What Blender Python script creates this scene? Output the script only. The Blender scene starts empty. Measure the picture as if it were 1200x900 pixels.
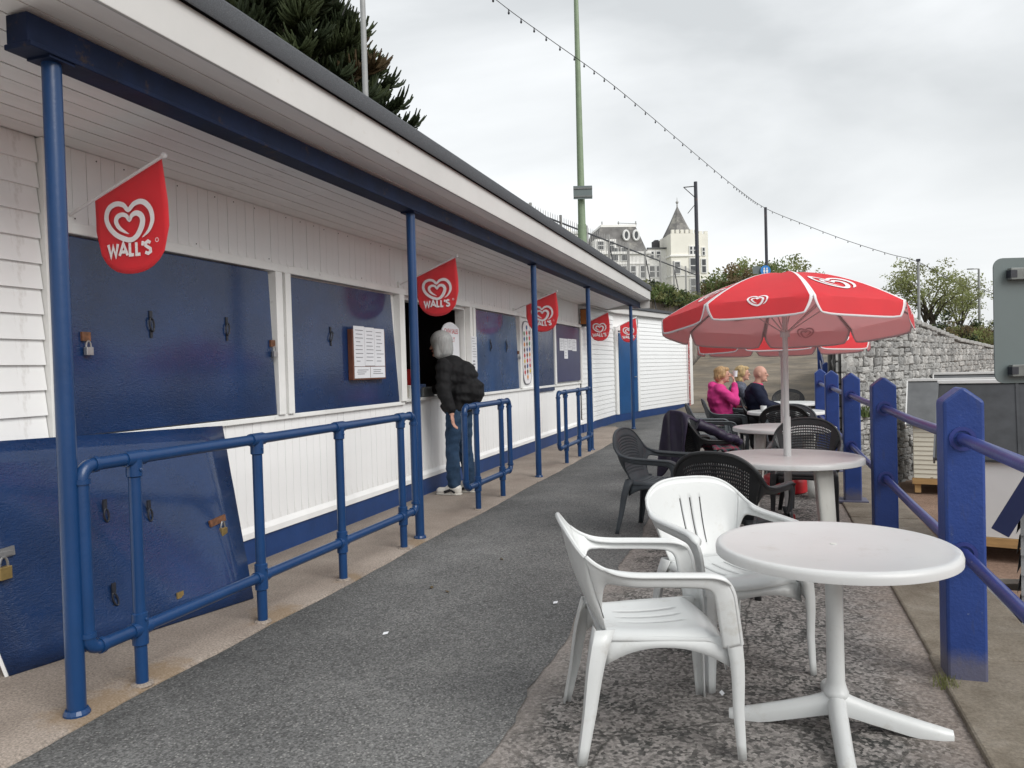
import bpy, bmesh, math, random
from mathutils import Vector as V, Matrix, noise as mnoise
R = math.radians
rnd = random.Random(7)
SC = bpy.context.scene
COL = SC.collection

# ------------------------------------------------------------------ camera
FPX, CH = 900.0, 1.4
YAW, PIT, ROL = R(18.2), R(-1.15), R(1.6)
FW = V((-math.sin(YAW)*math.cos(PIT), math.cos(YAW)*math.cos(PIT), math.sin(PIT)))
R0 = V((math.cos(YAW), math.sin(YAW), 0)); U0 = R0.cross(FW)
RV = R0*math.cos(ROL)-U0*math.sin(ROL); UV = U0*math.cos(ROL)+R0*math.sin(ROL)
CAM = V((0, 0, CH))
cam = bpy.data.cameras.new('camera'); camo = bpy.data.objects.new('camera', cam); COL.objects.link(camo)
m = Matrix((RV, UV, -FW)).transposed().to_4x4(); m.translation = CAM; camo.matrix_world = m
cam.sensor_width = 36; cam.lens = FPX/1200*36; cam.clip_start = .05; cam.clip_end = 6000
SC.camera = camo
# ------------------------------------------------------------------ sky
w = bpy.data.worlds.new('World'); SC.world = w; w.use_nodes = True
nt = w.node_tree; nt.nodes.clear(); N = nt.nodes.new; L = nt.links.new
out = N('ShaderNodeOutputWorld'); bg = N('ShaderNodeBackground'); bg.inputs[1].default_value = .1
sky = N('ShaderNodeTexSky'); sky.sky_type = 'NISHITA'; sky.sun_disc = False
SUN_EL, SUN_AZ = R(38), R(118)          # azimuth: clockwise from +Y
sky.sun_elevation = SUN_EL; sky.sun_rotation = SUN_AZ; sky.air_density = 1.5; sky.dust_density = 4
tc = N('ShaderNodeTexCoord'); mp = N('ShaderNodeMapping'); mp.inputs['Scale'].default_value = (1.3, 1.3, 3.6); mp.inputs['Location'].default_value = (3.3, 1.2, .4)
n1 = N('ShaderNodeTexNoise'); n1.inputs['Scale'].default_value = 1.5; n1.inputs['Detail'].default_value = 6; n1.inputs['Roughness'].default_value = .5; n1.inputs['Distortion'].default_value = .4
cr = N('ShaderNodeValToRGB'); cr.color_ramp.elements[0].position = .33; cr.color_ramp.elements[1].position = .68
cr.color_ramp.elements[0].color = (4.2, 4.36, 4.46, 1); cr.color_ramp.elements[1].color = (6.5, 6.64, 6.74, 1)
mx = N('ShaderNodeMix'); mx.data_type = 'RGBA'; mx.inputs[0].default_value = .95
L(tc.outputs['Generated'], mp.inputs[0]); L(mp.outputs[0], n1.inputs[0]); L(n1.outputs['Fac'], cr.inputs[0])
L(sky.outputs[0], mx.inputs[6]); L(cr.outputs[0], mx.inputs[7]); L(mx.outputs[2], bg.inputs[0]); L(bg.outputs[0], out.inputs[0])
# ------------------------------------------------------------------ sun behind the overcast
sl = bpy.data.lights.new('sun', 'SUN'); sl.energy = 1.5; sl.angle = R(40); sl.color = (1, .985, .96)
so = bpy.data.objects.new('sun', sl); COL.objects.link(so)
sd = V((math.sin(SUN_AZ)*math.cos(SUN_EL), math.cos(SUN_AZ)*math.cos(SUN_EL), math.sin(SUN_EL)))
so.rotation_euler = sd.to_track_quat('Z', 'Y').to_euler(); so.location = (5, -5, 30)
vs = SC.view_settings; vs.view_transform = 'Standard'; vs.look = 'None'; vs.exposure = 0.75; vs.gamma = 1; vs.use_curve_mapping = False

# ------------------------------------------------------------------ pixel helpers (direction only)
def ray(x, y): return FW + RV*((x-600)/FPX) - UV*((y-450)/FPX)
def at(x, y, k): return CAM + ray(x, y)*k
def onz(x, y, z=0): d = ray(x, y); return CAM + d*((z-CH)/d.z)
def onx(x, y, X): d = ray(x, y); return CAM + d*(X/d.x)

# ------------------------------------------------------------------ mesh helpers
class MB:
    def __init__(s): s.v = []; s.f = []; s.mi = []
    def add(s, vs, fs, mi=0):
        b = len(s.v); s.v += [tuple(p) for p in vs]; s.f += [tuple(i+b for i in f) for f in fs]; s.mi += [mi]*len(fs); return s
    def box(s, x0, x1, y0, y1, z0, z1, mi=0):
        return s.add([(x0,y0,z0),(x1,y0,z0),(x1,y1,z0),(x0,y1,z0),(x0,y0,z1),(x1,y0,z1),(x1,y1,z1),(x0,y1,z1)],
                     [(0,3,2,1),(4,5,6,7),(0,1,5,4),(1,2,6,5),(2,3,7,6),(3,0,4,7)], mi)
    def bar(s, p, q, w, h, up=(0,0,1), w2=None, h2=None, mi=0):
        p, q = V(p), V(q); d = (q-p).normalized(); a = d.cross(V(up))
        if a.length < 1e-4: a = d.cross(V((1,0,0)))
        a.normalize(); b = a.cross(d); w2 = w if w2 is None else w2; h2 = h if h2 is None else h2
        vs = [p+a*(sx*w/2)+b*(sy*h/2) for sx, sy in ((-1,-1),(1,-1),(1,1),(-1,1))] + [q+a*(sx*w2/2)+b*(sy*h2/2) for sx, sy in ((-1,-1),(1,-1),(1,1),(-1,1))]
        return s.add(vs, [(0,3,2,1),(4,5,6,7),(0,1,5,4),(1,2,6,5),(2,3,7,6),(3,0,4,7)][::1], mi)
    def prism(s, pts, off, mi=0):
        n = len(pts); off = V(off); pts = [V(p) for p in pts]
        return s.add(pts+[p+off for p in pts], [tuple(range(n))[::-1], tuple(range(n, 2*n))]+[(i, (i+1) % n, n+(i+1) % n, n+i) for i in range(n)], mi)
    def tube(s, pts, r, n=8, cap=True, mi=0):
        pts = [V(p) for p in pts]; k = len(pts); rr = r if isinstance(r, (list, tuple)) else [r]*k
        vs = []; up = None
        for i, p in enumerate(pts):
            d = (pts[min(i+1, k-1)]-pts[max(i-1, 0)]).normalized()
            if up is None:
                up = V((0,0,1)) if abs(d.z) < .9 else V((1,0,0))
            a = d.cross(up).normalized(); b = a.cross(d).normalized(); up = b
            for j in range(n):
                t = 2*math.pi*j/n; vs.append(p+(a*math.cos(t)+b*math.sin(t))*rr[i])
        fs = [(i*n+j, i*n+(j+1) % n, (i+1)*n+(j+1) % n, (i+1)*n+j) for i in range(k-1) for j in range(n)]
        if cap: fs += [tuple(range(n))[::-1], tuple(range((k-1)*n, k*n))]
        return s.add(vs, fs, mi)
    def grid(s, rows, mi=None, skip=None, closed=False):
        nr, nc = len(rows), len(rows[0]); b = len(s.v)
        for r_ in rows: s.v += [tuple(p) for p in r_]
        for i in range(nr-1):
            for j in range(nc if closed else nc-1):
                if skip and skip(i, j): continue
                s.f.append((b+i*nc+j, b+i*nc+(j+1) % nc, b+(i+1)*nc+(j+1) % nc, b+(i+1)*nc+j)); s.mi.append(mi(i, j) if callable(mi) else (mi or 0))
        return s
    def lathe(s, prof, c=(0,0,0), n=32, mi=0, cap=True):
        c = V(c); rows = [[c+V((r*math.cos(2*math.pi*j/n), r*math.sin(2*math.pi*j/n), z)) for j in range(n)] for r, z in prof]
        b = len(s.v); s.grid(rows, mi=mi, closed=True)
        if cap:
            s.f.append(tuple(range(b, b+n))[::-1]); s.mi.append(mi); k = b+(len(prof)-1)*n; s.f.append(tuple(range(k, k+n))); s.mi.append(mi)
        return s
    def ell(s, c, r, n=12, mm=8, rot=None, mi=0):
        c = V(c); rows = []
        for i in range(1, mm):
            t = math.pi*i/mm
            row = []
            for j in range(n):
                a = 2*math.pi*j/n; p = V((r[0]*math.sin(t)*math.cos(a), r[1]*math.sin(t)*math.sin(a), -r[2]*math.cos(t)))
                if rot: p = rot @ p
                row.append(c+p)
            rows.append(row)
        b = len(s.v); s.grid(rows, mi=mi, closed=True)
        z = V((0,0,r[2])); z = rot @ z if rot else z
        s.v += [tuple(c-z), tuple(c+z)]; k = len(s.v)
        for j in range(n):
            s.f.append((b+(j+1) % n, b+j, k-2)); s.mi.append(mi)
            s.f.append((b+(mm-2)*n+j, b+(mm-2)*n+(j+1) % n, k-1)); s.mi.append(mi)
        return s
    def caps(s, p, q, r1, r2, n=12):
        p, q = V(p), V(q); d = (q-p).normalized(); pts = []; rr = []
        for t in (-1, -.8, -.45, 0): pts.append(p+d*r1*t); rr.append(max(.002, r1*math.sqrt(max(0, 1-t*t))))
        for t in (0, .45, .8, 1): pts.append(q+d*r2*t); rr.append(max(.002, r2*math.sqrt(max(0, 1-t*t))))
        return s.tube(pts, rr, n)
    def mesh(s, name, mats, smooth=False, ang=40, off=None):
        me = bpy.data.meshes.new(name)
        vs = s.v if off is None else [(x-off[0], y-off[1], z-off[2]) for x, y, z in s.v]
        me.from_pydata(vs, [], s.f)
        for mt in (mats if isinstance(mats, (list, tuple)) else [mats]): me.materials.append(MAT[mt])
        me.polygons.foreach_set('material_index', s.mi)
        if smooth:
            me.polygons.foreach_set('use_smooth', [True]*len(me.polygons))
            me.update()
            if ang < 179: me.set_sharp_from_angle(angle=R(ang))
        me.update(); return me
    def build(s, name, mats, parent=None, smooth=False, ang=40, bevel=0, solid=0, solid_off=-1, matoff=0, keep0=False):
        if parent is None:
            if keep0: off = V((0,0,0))
            else:
                xs, ys, zs = zip(*s.v); off = V(((min(xs)+max(xs))/2, (min(ys)+max(ys))/2, min(zs)))
        else:
            r_ = parent
            while r_.parent: r_ = r_.parent
            off = r_.location.copy()
        me = s.mesh(name, mats, smooth, ang, off)
        bm = bmesh.new(); bm.from_mesh(me); bmesh.ops.recalc_face_normals(bm, faces=bm.faces) if not (solid or matoff) else None
        bm.to_mesh(me); bm.free()
        o = bpy.data.objects.new(name, me); COL.objects.link(o)
        if parent is None: o.location = off
        else: o.parent = parent
        if solid:
            md = o.modifiers.new('solid', 'SOLIDIFY'); md.thickness = solid; md.offset = solid_off; md.material_offset = matoff
        if bevel:
            md = o.modifiers.new('bevel', 'BEVEL'); md.width = bevel; md.segments = 2; md.limit_method = 'ANGLE'; md.angle_limit = R(35)
        return o
def tag(o, label=None, cat=None, group=None, kind=None):
    if label: o['label'] = label
    if cat: o['category'] = cat
    if group: o['group'] = group
    if kind: o['kind'] = kind
    return o
def thing(name, label, cat, loc=(0,0,0), rz=0, group=None):
    o = bpy.data.objects.new(name, None); COL.objects.link(o); o.location = loc; o.rotation_euler = (0, 0, rz); o.empty_display_size = .1
    return tag(o, label, cat, group)
def piece(name, me, parent, loc, rz=0, scale=None, rot=None):
    o = bpy.data.objects.new(name, me); COL.objects.link(o); o.parent = parent
    r_ = parent
    while r_.parent: r_ = r_.parent
    o.location = V(loc)-r_.location; o.rotation_euler = rot if rot else (0, 0, rz)
    if scale: o.scale = scale
    return o
def copy_tree(o, parent=None):
    c = o.copy(); COL.objects.link(c); c.parent = parent
    for ch in list(o.children): copy_tree(ch, c)
    return c
def cat_rom(pts, n=6, closed=False):
    pts = [V(p) for p in pts]; res = []; k = len(pts)
    for i in range(k if closed else k-1):
        if closed: p0, p1, p2, p3 = pts[i-1], pts[i], pts[(i+1) % k], pts[(i+2) % k]
        else: p0, p1, p2, p3 = pts[max(i-1, 0)], pts[i], pts[i+1], pts[min(i+2, k-1)]
        for j in range(n):
            t = j/n; res.append(.5*((2*p1)+(p2-p0)*t+(2*p0-5*p1+4*p2-p3)*t*t+(3*p1-p0-3*p2+p3)*t**3))
    if not closed: res.append(pts[-1])
    return res
def remeshed(mb, name, mat, parent, voxel=.012, smooth=6):
    me = mb.mesh('tmp', mat, off=parent.location); o = bpy.data.objects.new('tmp', me); COL.objects.link(o)
    md = o.modifiers.new('r', 'REMESH'); md.mode = 'VOXEL'; md.voxel_size = voxel; md.use_smooth_shade = True
    md = o.modifiers.new('s', 'SMOOTH'); md.iterations = smooth; md.factor = .5
    dg = bpy.context.evaluated_depsgraph_get(); me2 = bpy.data.meshes.new_from_object(o.evaluated_get(dg)); me2.name = name
    bpy.data.objects.remove(o); bpy.data.meshes.remove(me)
    if not me2.materials: me2.materials.append(MAT[mat])
    me2.polygons.foreach_set('use_smooth', [True]*len(me2.polygons))
    o = bpy.data.objects.new(name, me2); COL.objects.link(o); o.parent = parent; return o

# ------------------------------------------------------------------ materials
MAT = {}
class NT:
    def __init__(s, name, rough=.5, spec=.5):
        s.m = bpy.data.materials.new(name); MAT[name] = s.m; s.m.use_nodes = True; s.t = s.m.node_tree; s.b = s.t.nodes['Principled BSDF']
        s.b.inputs['Roughness'].default_value = rough; s.b.inputs['Specular IOR Level'].default_value = spec
        s.tc = s.t.nodes.new('ShaderNodeTexCoord')
    def n(s, ty, **kw):
        x = s.t.nodes.new('ShaderNode'+ty)
        for k, v_ in kw.items(): x.inputs[k.replace('_', ' ')].default_value = v_
        return x
    def l(s, a, b): s.t.links.new(a, b)
    def co(s, scale=(1,1,1), obj=True):
        mp_ = s.n('Mapping', Scale=scale); s.l(s.tc.outputs['Object'], mp_.inputs[0]); return mp_.outputs[0]
    def noise(s, scale, detail=4, rough=.6, co=None, dist=0):
        x = s.n('TexNoise', Scale=scale, Detail=detail, Roughness=rough, Distortion=dist); s.l(co or s.co(), x.inputs[0]); return x.outputs['Fac']
    def ramp(s, fac, stops):
        x = s.t.nodes.new('ShaderNodeValToRGB'); e = x.color_ramp.elements
        while len(e) < len(stops): e.new(.5)
        for i, (p, c) in enumerate(stops):
            e[i].position = p; e[i].color = (c, c, c, 1) if isinstance(c, (int, float)) else (*c, 1)
        s.l(fac, x.inputs[0]); return x.outputs[0]
    def mix(s, fac, a, b, mode='MIX'):
        x = s.t.nodes.new('ShaderNodeMix'); x.data_type = 'RGBA'; x.blend_type = mode
        for sock, v_ in ((x.inputs[0], fac), (x.inputs[6], a), (x.inputs[7], b)):
            if isinstance(v_, (int, float)): sock.default_value = v_ if sock == x.inputs[0] else (v_, v_, v_, 1)
            elif isinstance(v_, tuple): sock.default_value = (*v_, 1)
            else: s.l(v_, sock)
        return x.outputs[2]
    def color(s, c): 
        if isinstance(c, tuple): s.b.inputs['Base Color'].default_value = (*c, 1)
        else: s.l(c, s.b.inputs['Base Color'])
    def bump(s, h, strength=.3, dist=.01):
        x = s.n('Bump', Strength=strength, Distance=dist); s.l(h, x.inputs['Height']); s.l(x.outputs[0], s.b.inputs['Normal'])
def pm(name, col, rough=.5, var=.12, scale=5, bump=0, bscale=60, spec=.5, dirt=None, dpos=(.58, .72), dscale=7, metal=0, stretch=(1,1,1)):
    t = NT(name, rough, spec); c = t.co(stretch)
    lo = tuple(x*(1-var) for x in col); hi = tuple(min(1, x*(1+var)) for x in col)
    r_ = t.ramp(t.noise(scale, 5, .6, c), [(.3, lo), (.7, hi)])
    if dirt: r_ = t.mix(t.ramp(t.noise(dscale, 8, .7, c), [(dpos[0], 0.), (dpos[1], 1.)]), r_, dirt)
    t.color(r_); t.b.inputs['Metallic'].default_value = metal
    if bump: t.bump(t.noise(bscale, 4, .6), bump, .004)
    return t
pm('white_paint', (.82,.82,.81), .42, .05, 3, .12, 30, dirt=(.42,.39,.34), dpos=(.64,.84), dscale=5)
pm('white_boards', (.86,.86,.855), .45, .06, 2, .15, 40, dirt=(.42,.39,.35), dpos=(.56,.84), dscale=6, stretch=(1,1,.35))
pm('clapboard', (.82,.83,.83), .4, .04, 1.5, .1, 40, dirt=(.5,.48,.44), dpos=(.66,.9), stretch=(1,.3,2))
pm('soffit', (.88,.875,.865), .6, .08, 2, .15, 30, dirt=(.30,.27,.23), dpos=(.62,.82), dscale=3, stretch=(3,.4,1))
pm('fascia', (.56,.555,.54), .5, .05, 1.5, .1, 30, dirt=(.42,.38,.32), dpos=(.62,.85), dscale=4)
pm('felt', (.085,.09,.098), .95, .35, 220, .8, 300, spec=.2, dirt=(.17,.17,.17), dpos=(.6,.7), dscale=90)
pm('pipe_blue', (.008,.042,.132), .3, .12, 3, .3, 25, dirt=(.10,.13,.19), dpos=(.70,.74), dscale=22)
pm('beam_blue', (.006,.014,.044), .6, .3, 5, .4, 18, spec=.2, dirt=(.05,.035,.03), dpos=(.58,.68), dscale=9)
t = NT('post_blue', .48, .45)
c = t.ramp(t.noise(5, 6, .65), [(.3, (.014,.042,.19)), (.7, (.022,.060,.255))]); c = t.mix(t.ramp(t.noise(9, 8, .7, t.co((3, 3, .5))), [(.56, 0.), (.78, .55)]), c, (.055,.062,.095))
c = t.mix(t.ramp(t.noise(26, 6, .7), [(.685, 0.), (.70, 1.)]), c, (.22,.26,.34)); c = t.mix(t.ramp(t.noise(12, 6, .7), [(.70, 0.), (.715, 1.)]), c, (.03,.12,.16))
gz = t.n('SeparateXYZ'); t.l(t.tc.outputs['Object'], gz.inputs[0]); ad = t.n('Math'); ad.operation = 'MULTIPLY_ADD'; ad.inputs[1].default_value = -.14; t.l(t.noise(14, 7, .7), ad.inputs[0]); t.l(gz.outputs[2], ad.inputs[2])
c = t.mix(t.ramp(ad.outputs[0], [(.0, .6), (.09, 0.)]), c, (.16,.14,.12)); t.color(c); t.bump(t.mix(.5, t.noise(22, 6, .7), t.noise(80, 3, .6)), .55, .006)
pm('rail_blue', (.03,.045,.20), .35, .15, 6, .3, 40, dirt=(.26,.22,.26), dpos=(.66,.69), dscale=24)
pm('plinth_blue', (.012,.045,.155), .45, .15, 4, .3, 30)
pm('door_blue', (.010,.07,.20), .35, .1, 3)
pm('frame_white', (.80,.80,.78), .4, .06, 3, .1, 30, dirt=(.36,.34,.30), dpos=(.62,.8), dscale=9)
def shutter(name, col, rough=.16, coat=.85):
    t = NT(name, rough, .3)
    c = t.co((1, 1, 2.6))
    v1 = t.ramp(t.noise(2.2, 5, .6), [(.3, tuple(x*.72 for x in col)), (.7, tuple(x*1.2 for x in col))])
    fl = t.ramp(t.noise(16, 9, .7, c, .6), [(.66, 0.), (.72, 1.)])
    t.color(t.mix(fl, v1, tuple(x*.35 for x in col)))
    t.l(t.ramp(t.noise(3, 4), [(.3, .22), (.75, .42)]), t.b.inputs['Roughness'])
    h = t.mix(.5, t.noise(14, 8, .65, c, 1.1), t.noise(55, 4, .6, c)); t.bump(h, .6, .014); t.b.inputs['Coat Weight'].default_value = coat; t.b.inputs['Coat Roughness'].default_value = .08; t.b.inputs['Coat IOR'].default_value = 1.55
    bp = t.n('Bump', Strength=.05, Distance=.01); t.l(h, bp.inputs['Height']); t.l(bp.outputs[0], t.b.inputs['Coat Normal'])
shutter('shutter_blue', (.006,.029,.102), coat=.55)
shutter('shutter_smooth', (.006,.05,.16), coat=.9)
pm('notice_purple', (.035,.04,.105), .35, .15, 2)
pm('iron_dark', (.02,.022,.03), .5, .3, 20)
pm('rust', (.16,.07,.035), .8, .5, 30, .5, 60)
pm('steel', (.42,.42,.42), .35, .15, 20, metal=.8)
pm('brass', (.42,.30,.12), .4, .2, 20, metal=.7)
pm('red_cloth', (.82,.012,.026), .6, .08, 4, .1, 300, spec=.3)
pm('emblem_white', (.78,.76,.77), .55, .03, 4)
pm('white_plastic', (.64,.655,.65), .30, .03, 4, .08, 60, spec=.5, dirt=(.46,.44,.39), dpos=(.57,.86), dscale=9)
pm('white_plastic_old', (.70,.70,.66), .45, .06, 6, .1, 60, dirt=(.40,.37,.30), dpos=(.58,.84), dscale=7, stretch=(1,1,.4))
pm('table_top', (.62,.625,.62), .32, .03, 3, .06, 60, dirt=(.48,.46,.42), dpos=(.57,.86), dscale=8)
pm('black_plastic', (.016,.017,.019), .42, .2, 8, .1, 80)
pm('grey_plastic', (.060,.070,.080), .5, .2, 8, .15, 80, dirt=(.16,.06,.06), dpos=(.60,.75), dscale=4)
pm('papers', (.74,.75,.78), .7, .04, 5)
pm('wood_brown', (.13,.045,.025), .6, .2, 10)
pm('interior_dark', (.035,.03,.028), .9, .1)  # near-black walls: the gloom of the unlit hatch room is put into the colour
pm('counter_white', (.62,.62,.6), .4, .05)
pm('black_quilt', (.006,.006,.007), .8, .3, 9, .5, 24, spec=.3)
pm('denim', (.024,.05,.095), .85, .35, 7, .6, 160, spec=.2, dirt=(.06,.10,.16), dpos=(.5,.8), dscale=4)
pm('silver_hair', (.30,.305,.30), .5, .22, 30, .25, 90, stretch=(4,4,.25))
pm('blonde_hair', (.36,.22,.10), .55, .4, 25, .8, 90, stretch=(2,2,.5))
pm('fair_hair', (.40,.28,.13), .55, .4, 25, .8, 90, stretch=(2,2,.5))
pm('skin', (.50,.27,.20), .5, .1, 12, .1, 120)
pm('pink_fleece', (.55,.045,.21), .85, .15, 9, .5, 90, spec=.2)
pm('pink_collar', (.60,.06,.16), .8, .1)
pm('navy_knit', (.010,.013,.030), .85, .25, 8, .5, 140, spec=.2)
pm('grey_knit', (.09,.10,.13), .85, .35, 30, .5, 90, spec=.2)
pm('dark_cloth', (.012,.012,.016), .85, .2, 8)
pm('purple_cloth', (.020,.014,.036), .5, .3, 7, .4, 40, spec=.4)
pm('shoe_white', (.62,.60,.55), .5, .08)
pm('orange_box', (.34,.12,.025), .5, .2, 8)
pm('stone', (.33,.33,.32), .9, .35, 6, .9, 22, spec=.2, dirt=(.14,.135,.125), dpos=(.52,.72), dscale=12)
pm('stone_pale', (.42,.415,.40), .9, .3, 6, .9, 22, spec=.2, dirt=(.20,.19,.17), dpos=(.55,.75), dscale=12)
pm('stone_dark', (.24,.24,.235), .9, .3, 6, .9, 22, spec=.2, dirt=(.30,.29,.26), dpos=(.56,.76), dscale=12)
pm('mortar', (.25,.245,.235), .95, .3, 10, .5, 30)
pm('terrace_stone', (.20,.175,.15), .95, .35, 1.4, .6, 5, dirt=(.10,.09,.08), dpos=(.5,.62), dscale=3)
pm('timber_new', (.42,.26,.11), .7, .25, 5, .3, 40, stretch=(.3,1,3))
pm('timber_old', (.25,.22,.18), .8, .3, 6, .4, 30, dirt=(.12,.10,.08), dpos=(.5,.7), stretch=(1,.3,1))
pm('plank_white', (.55,.55,.52), .6, .1, 6, .2, 30, dirt=(.3,.28,.25), dpos=(.55,.75))
pm('timber_red', (.22,.13,.10), .85, .3, 6, .4, 40, stretch=(2,2,.3))
pm('cream_boards', (.66,.63,.53), .5, .05, 3, .1, 40)
pm('hut_white', (.68,.69,.70), .5, .04, 2)
pm('hut_grey', (.36,.37,.38), .6, .1, 3, .1, 40)
pm('roof_dark', (.038,.04,.044), .8, .25, 4, .4, 150)
pm('roof_slate', (.12,.125,.13), .7, .2, 3, .2, 60)
pm('roof_pale', (.20,.22,.205), .7, .15, 3)
pm('trim_white', (.72,.72,.71), .5, .05, 3)
pm('navy_trim', (.018,.028,.10), .45, .1, 4)
pm('sign_grey', (.125,.155,.155), .4, .07, 2, .05, 40)
pm('bracket', (.16,.17,.165), .5, .2, 20, metal=.4)
pm('pole_green', (.20,.27,.17), .5, .12, 5, dirt=(.14,.17,.11), dpos=(.6,.8))
pm('pole_grey', (.30,.31,.31), .5, .12, 5, .2, 40, dirt=(.22,.12,.07), dpos=(.60,.75), dscale=4)
pm('pole_dark', (.035,.038,.05), .5, .2, 5, dirt=(.14,.06,.04), dpos=(.56,.7), dscale=2)
pm('fence_grey', (.36,.36,.35), .6, .12, 6)
pm('hotel_white', (.86,.85,.82), .8, .06, .4, dirt=(.45,.43,.38), dpos=(.6,.85), dscale=.7)
pm('hotel_slate', (.16,.155,.15), .85, .35, .8, dirt=(.30,.29,.26), dpos=(.54,.66), dscale=.6)
pm('hotel_cream', (.82,.80,.72), .8, .06, .4)
pm('window_glass', (.05,.055,.06), .12, .2, 1, spec=.8)
pm('tank_black', (.015,.016,.02), .5, .1)
pm('bark', (.075,.06,.045), .9, .3, 6, .6, 20)
pm('blue_sign', (.02,.20,.55), .4, .03)
pm('goods_red', (.50,.03,.03), .5, .1); pm('goods_orange', (.60,.22,.03), .5, .1); pm('goods_blue', (.03,.08,.22), .5, .2, 30); pm('goods_yellow', (.6,.42,.06), .5, .2, 30)
pm('goods_green', (.08,.22,.1), .5, .2, 30); pm('goods_pink', (.55,.16,.25), .5, .2, 30); pm('goods_brown', (.12,.06,.04), .5, .2, 30)
pm('red_plastic', (.48,.012,.02), .35, .06)
pm('text_red', (.5,.05,.06), .6, .02); pm('text_grey', (.22,.22,.24), .6, .05); pm('eye_dark', (.02,.015,.012), .3, .02); pm('lip', (.36,.12,.10), .5, .05)
pm('bulb', (.55,.55,.50), .2, .05); pm('wire', (.03,.03,.03), .6, .1)
pm('rusty_pole', (.38,.10,.10), .6, .5, 14, dirt=(.6,.5,.5), dpos=(.5,.6), dscale=25)
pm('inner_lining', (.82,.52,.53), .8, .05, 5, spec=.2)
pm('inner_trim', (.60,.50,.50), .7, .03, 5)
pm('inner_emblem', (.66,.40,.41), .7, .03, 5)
for k_, c_ in (('leaf_dark', (.030,.046,.020)), ('leaf_mid', (.095,.13,.045)), ('leaf_olive', (.17,.18,.075)), ('leaf_pale', (.24,.27,.105)), ('leaf_brown', (.16,.12,.065)), ('leaf_rust', (.075,.052,.026)), ('leaf_puzzle', (.058,.076,.034)), ('leaf_puzzle_dark', (.034,.048,.023))):
    t = pm(k_, c_, .6, .35, 1.3, spec=.25)
    if k_ not in ('leaf_dark', 'leaf_rust'):
        tr = t.n('BsdfTranslucent'); tr.inputs[0].default_value = (*[min(1, x*1.8) for x in c_], 1); ms = t.n('MixShader'); ms.inputs[0].default_value = .35; t.l(t.b.outputs[0], ms.inputs[1]); t.l(tr.outputs[0], ms.inputs[2]); t.l(ms.outputs[0], t.t.nodes['Material Output'].inputs[0])
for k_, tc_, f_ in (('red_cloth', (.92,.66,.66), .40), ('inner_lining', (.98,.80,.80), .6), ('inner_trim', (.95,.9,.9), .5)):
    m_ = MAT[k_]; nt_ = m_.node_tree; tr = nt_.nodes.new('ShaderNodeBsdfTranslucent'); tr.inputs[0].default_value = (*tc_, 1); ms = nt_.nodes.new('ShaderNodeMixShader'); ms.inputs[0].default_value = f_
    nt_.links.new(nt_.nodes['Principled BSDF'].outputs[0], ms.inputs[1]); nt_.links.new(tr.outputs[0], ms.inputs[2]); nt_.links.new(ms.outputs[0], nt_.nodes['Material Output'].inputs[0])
# tartan rug
t = NT('tartan', .9, .2); c1 = t.n('TexWave', Scale=6.0, Distortion=1.0); c1.bands_direction = 'Y'; c2 = t.n('TexWave', Scale=6.0, Distortion=1.0); c2.bands_direction = 'Z'
t.l(t.co(), c1.inputs[0]); t.l(t.co(), c2.inputs[0])
a_ = t.ramp(c1.outputs['Fac'], [(.3, (.02,.05,.05)), (.5, (.08,.12,.11)), (.8, (.22,.03,.06))]); b_ = t.ramp(c2.outputs['Fac'], [(.3, (.03,.04,.06)), (.6, (.06,.10,.10)), (.9, (.25,.05,.08))])
t.color(t.mix(.5, a_, b_))
# asphalt
t = NT('asphalt', .85, .3); co = t.co()
base = t.ramp(t.noise(1.1, 6, .65), [(.3, (.115,.116,.115)), (.55, (.165,.165,.162)), (.75, (.22,.218,.21))])
fine = t.ramp(t.noise(120, 3, .7), [(.34, .55), (.66, 1.38)])
vo = t.n('TexVoronoi', Scale=62.0); t.l(co, vo.inputs[0]); vg = t.n('TexVoronoi', Scale=105.0); t.l(co, vg.inputs[0]); gr = t.ramp(vg.outputs['Color'], [(.25, .68), (.75, 1.32)])
chip = t.ramp(vo.outputs['Distance'], [(.20, 1.), (.34, 0.)]); sel = t.ramp(vo.outputs['Color'], [(.58, 0.), (.66, 1.)])
c = t.mix(1, t.mix(.8, base, fine, 'MULTIPLY'), gr, 'MULTIPLY'); c = t.mix(t.mix(1, chip, sel, 'MULTIPLY'), c, (.34,.335,.32))
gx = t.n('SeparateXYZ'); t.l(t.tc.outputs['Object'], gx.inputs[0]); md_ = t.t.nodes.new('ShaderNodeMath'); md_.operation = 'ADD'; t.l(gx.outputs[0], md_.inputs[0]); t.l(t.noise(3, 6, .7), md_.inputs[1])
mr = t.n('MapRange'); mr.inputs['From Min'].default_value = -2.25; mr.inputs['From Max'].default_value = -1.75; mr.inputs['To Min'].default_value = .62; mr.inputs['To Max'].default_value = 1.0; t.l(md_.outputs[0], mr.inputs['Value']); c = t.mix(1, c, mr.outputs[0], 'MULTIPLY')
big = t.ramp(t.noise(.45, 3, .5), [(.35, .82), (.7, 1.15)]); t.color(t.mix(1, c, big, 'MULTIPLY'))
t.bump(t.noise(90, 3, .7), .8, .006)
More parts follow.
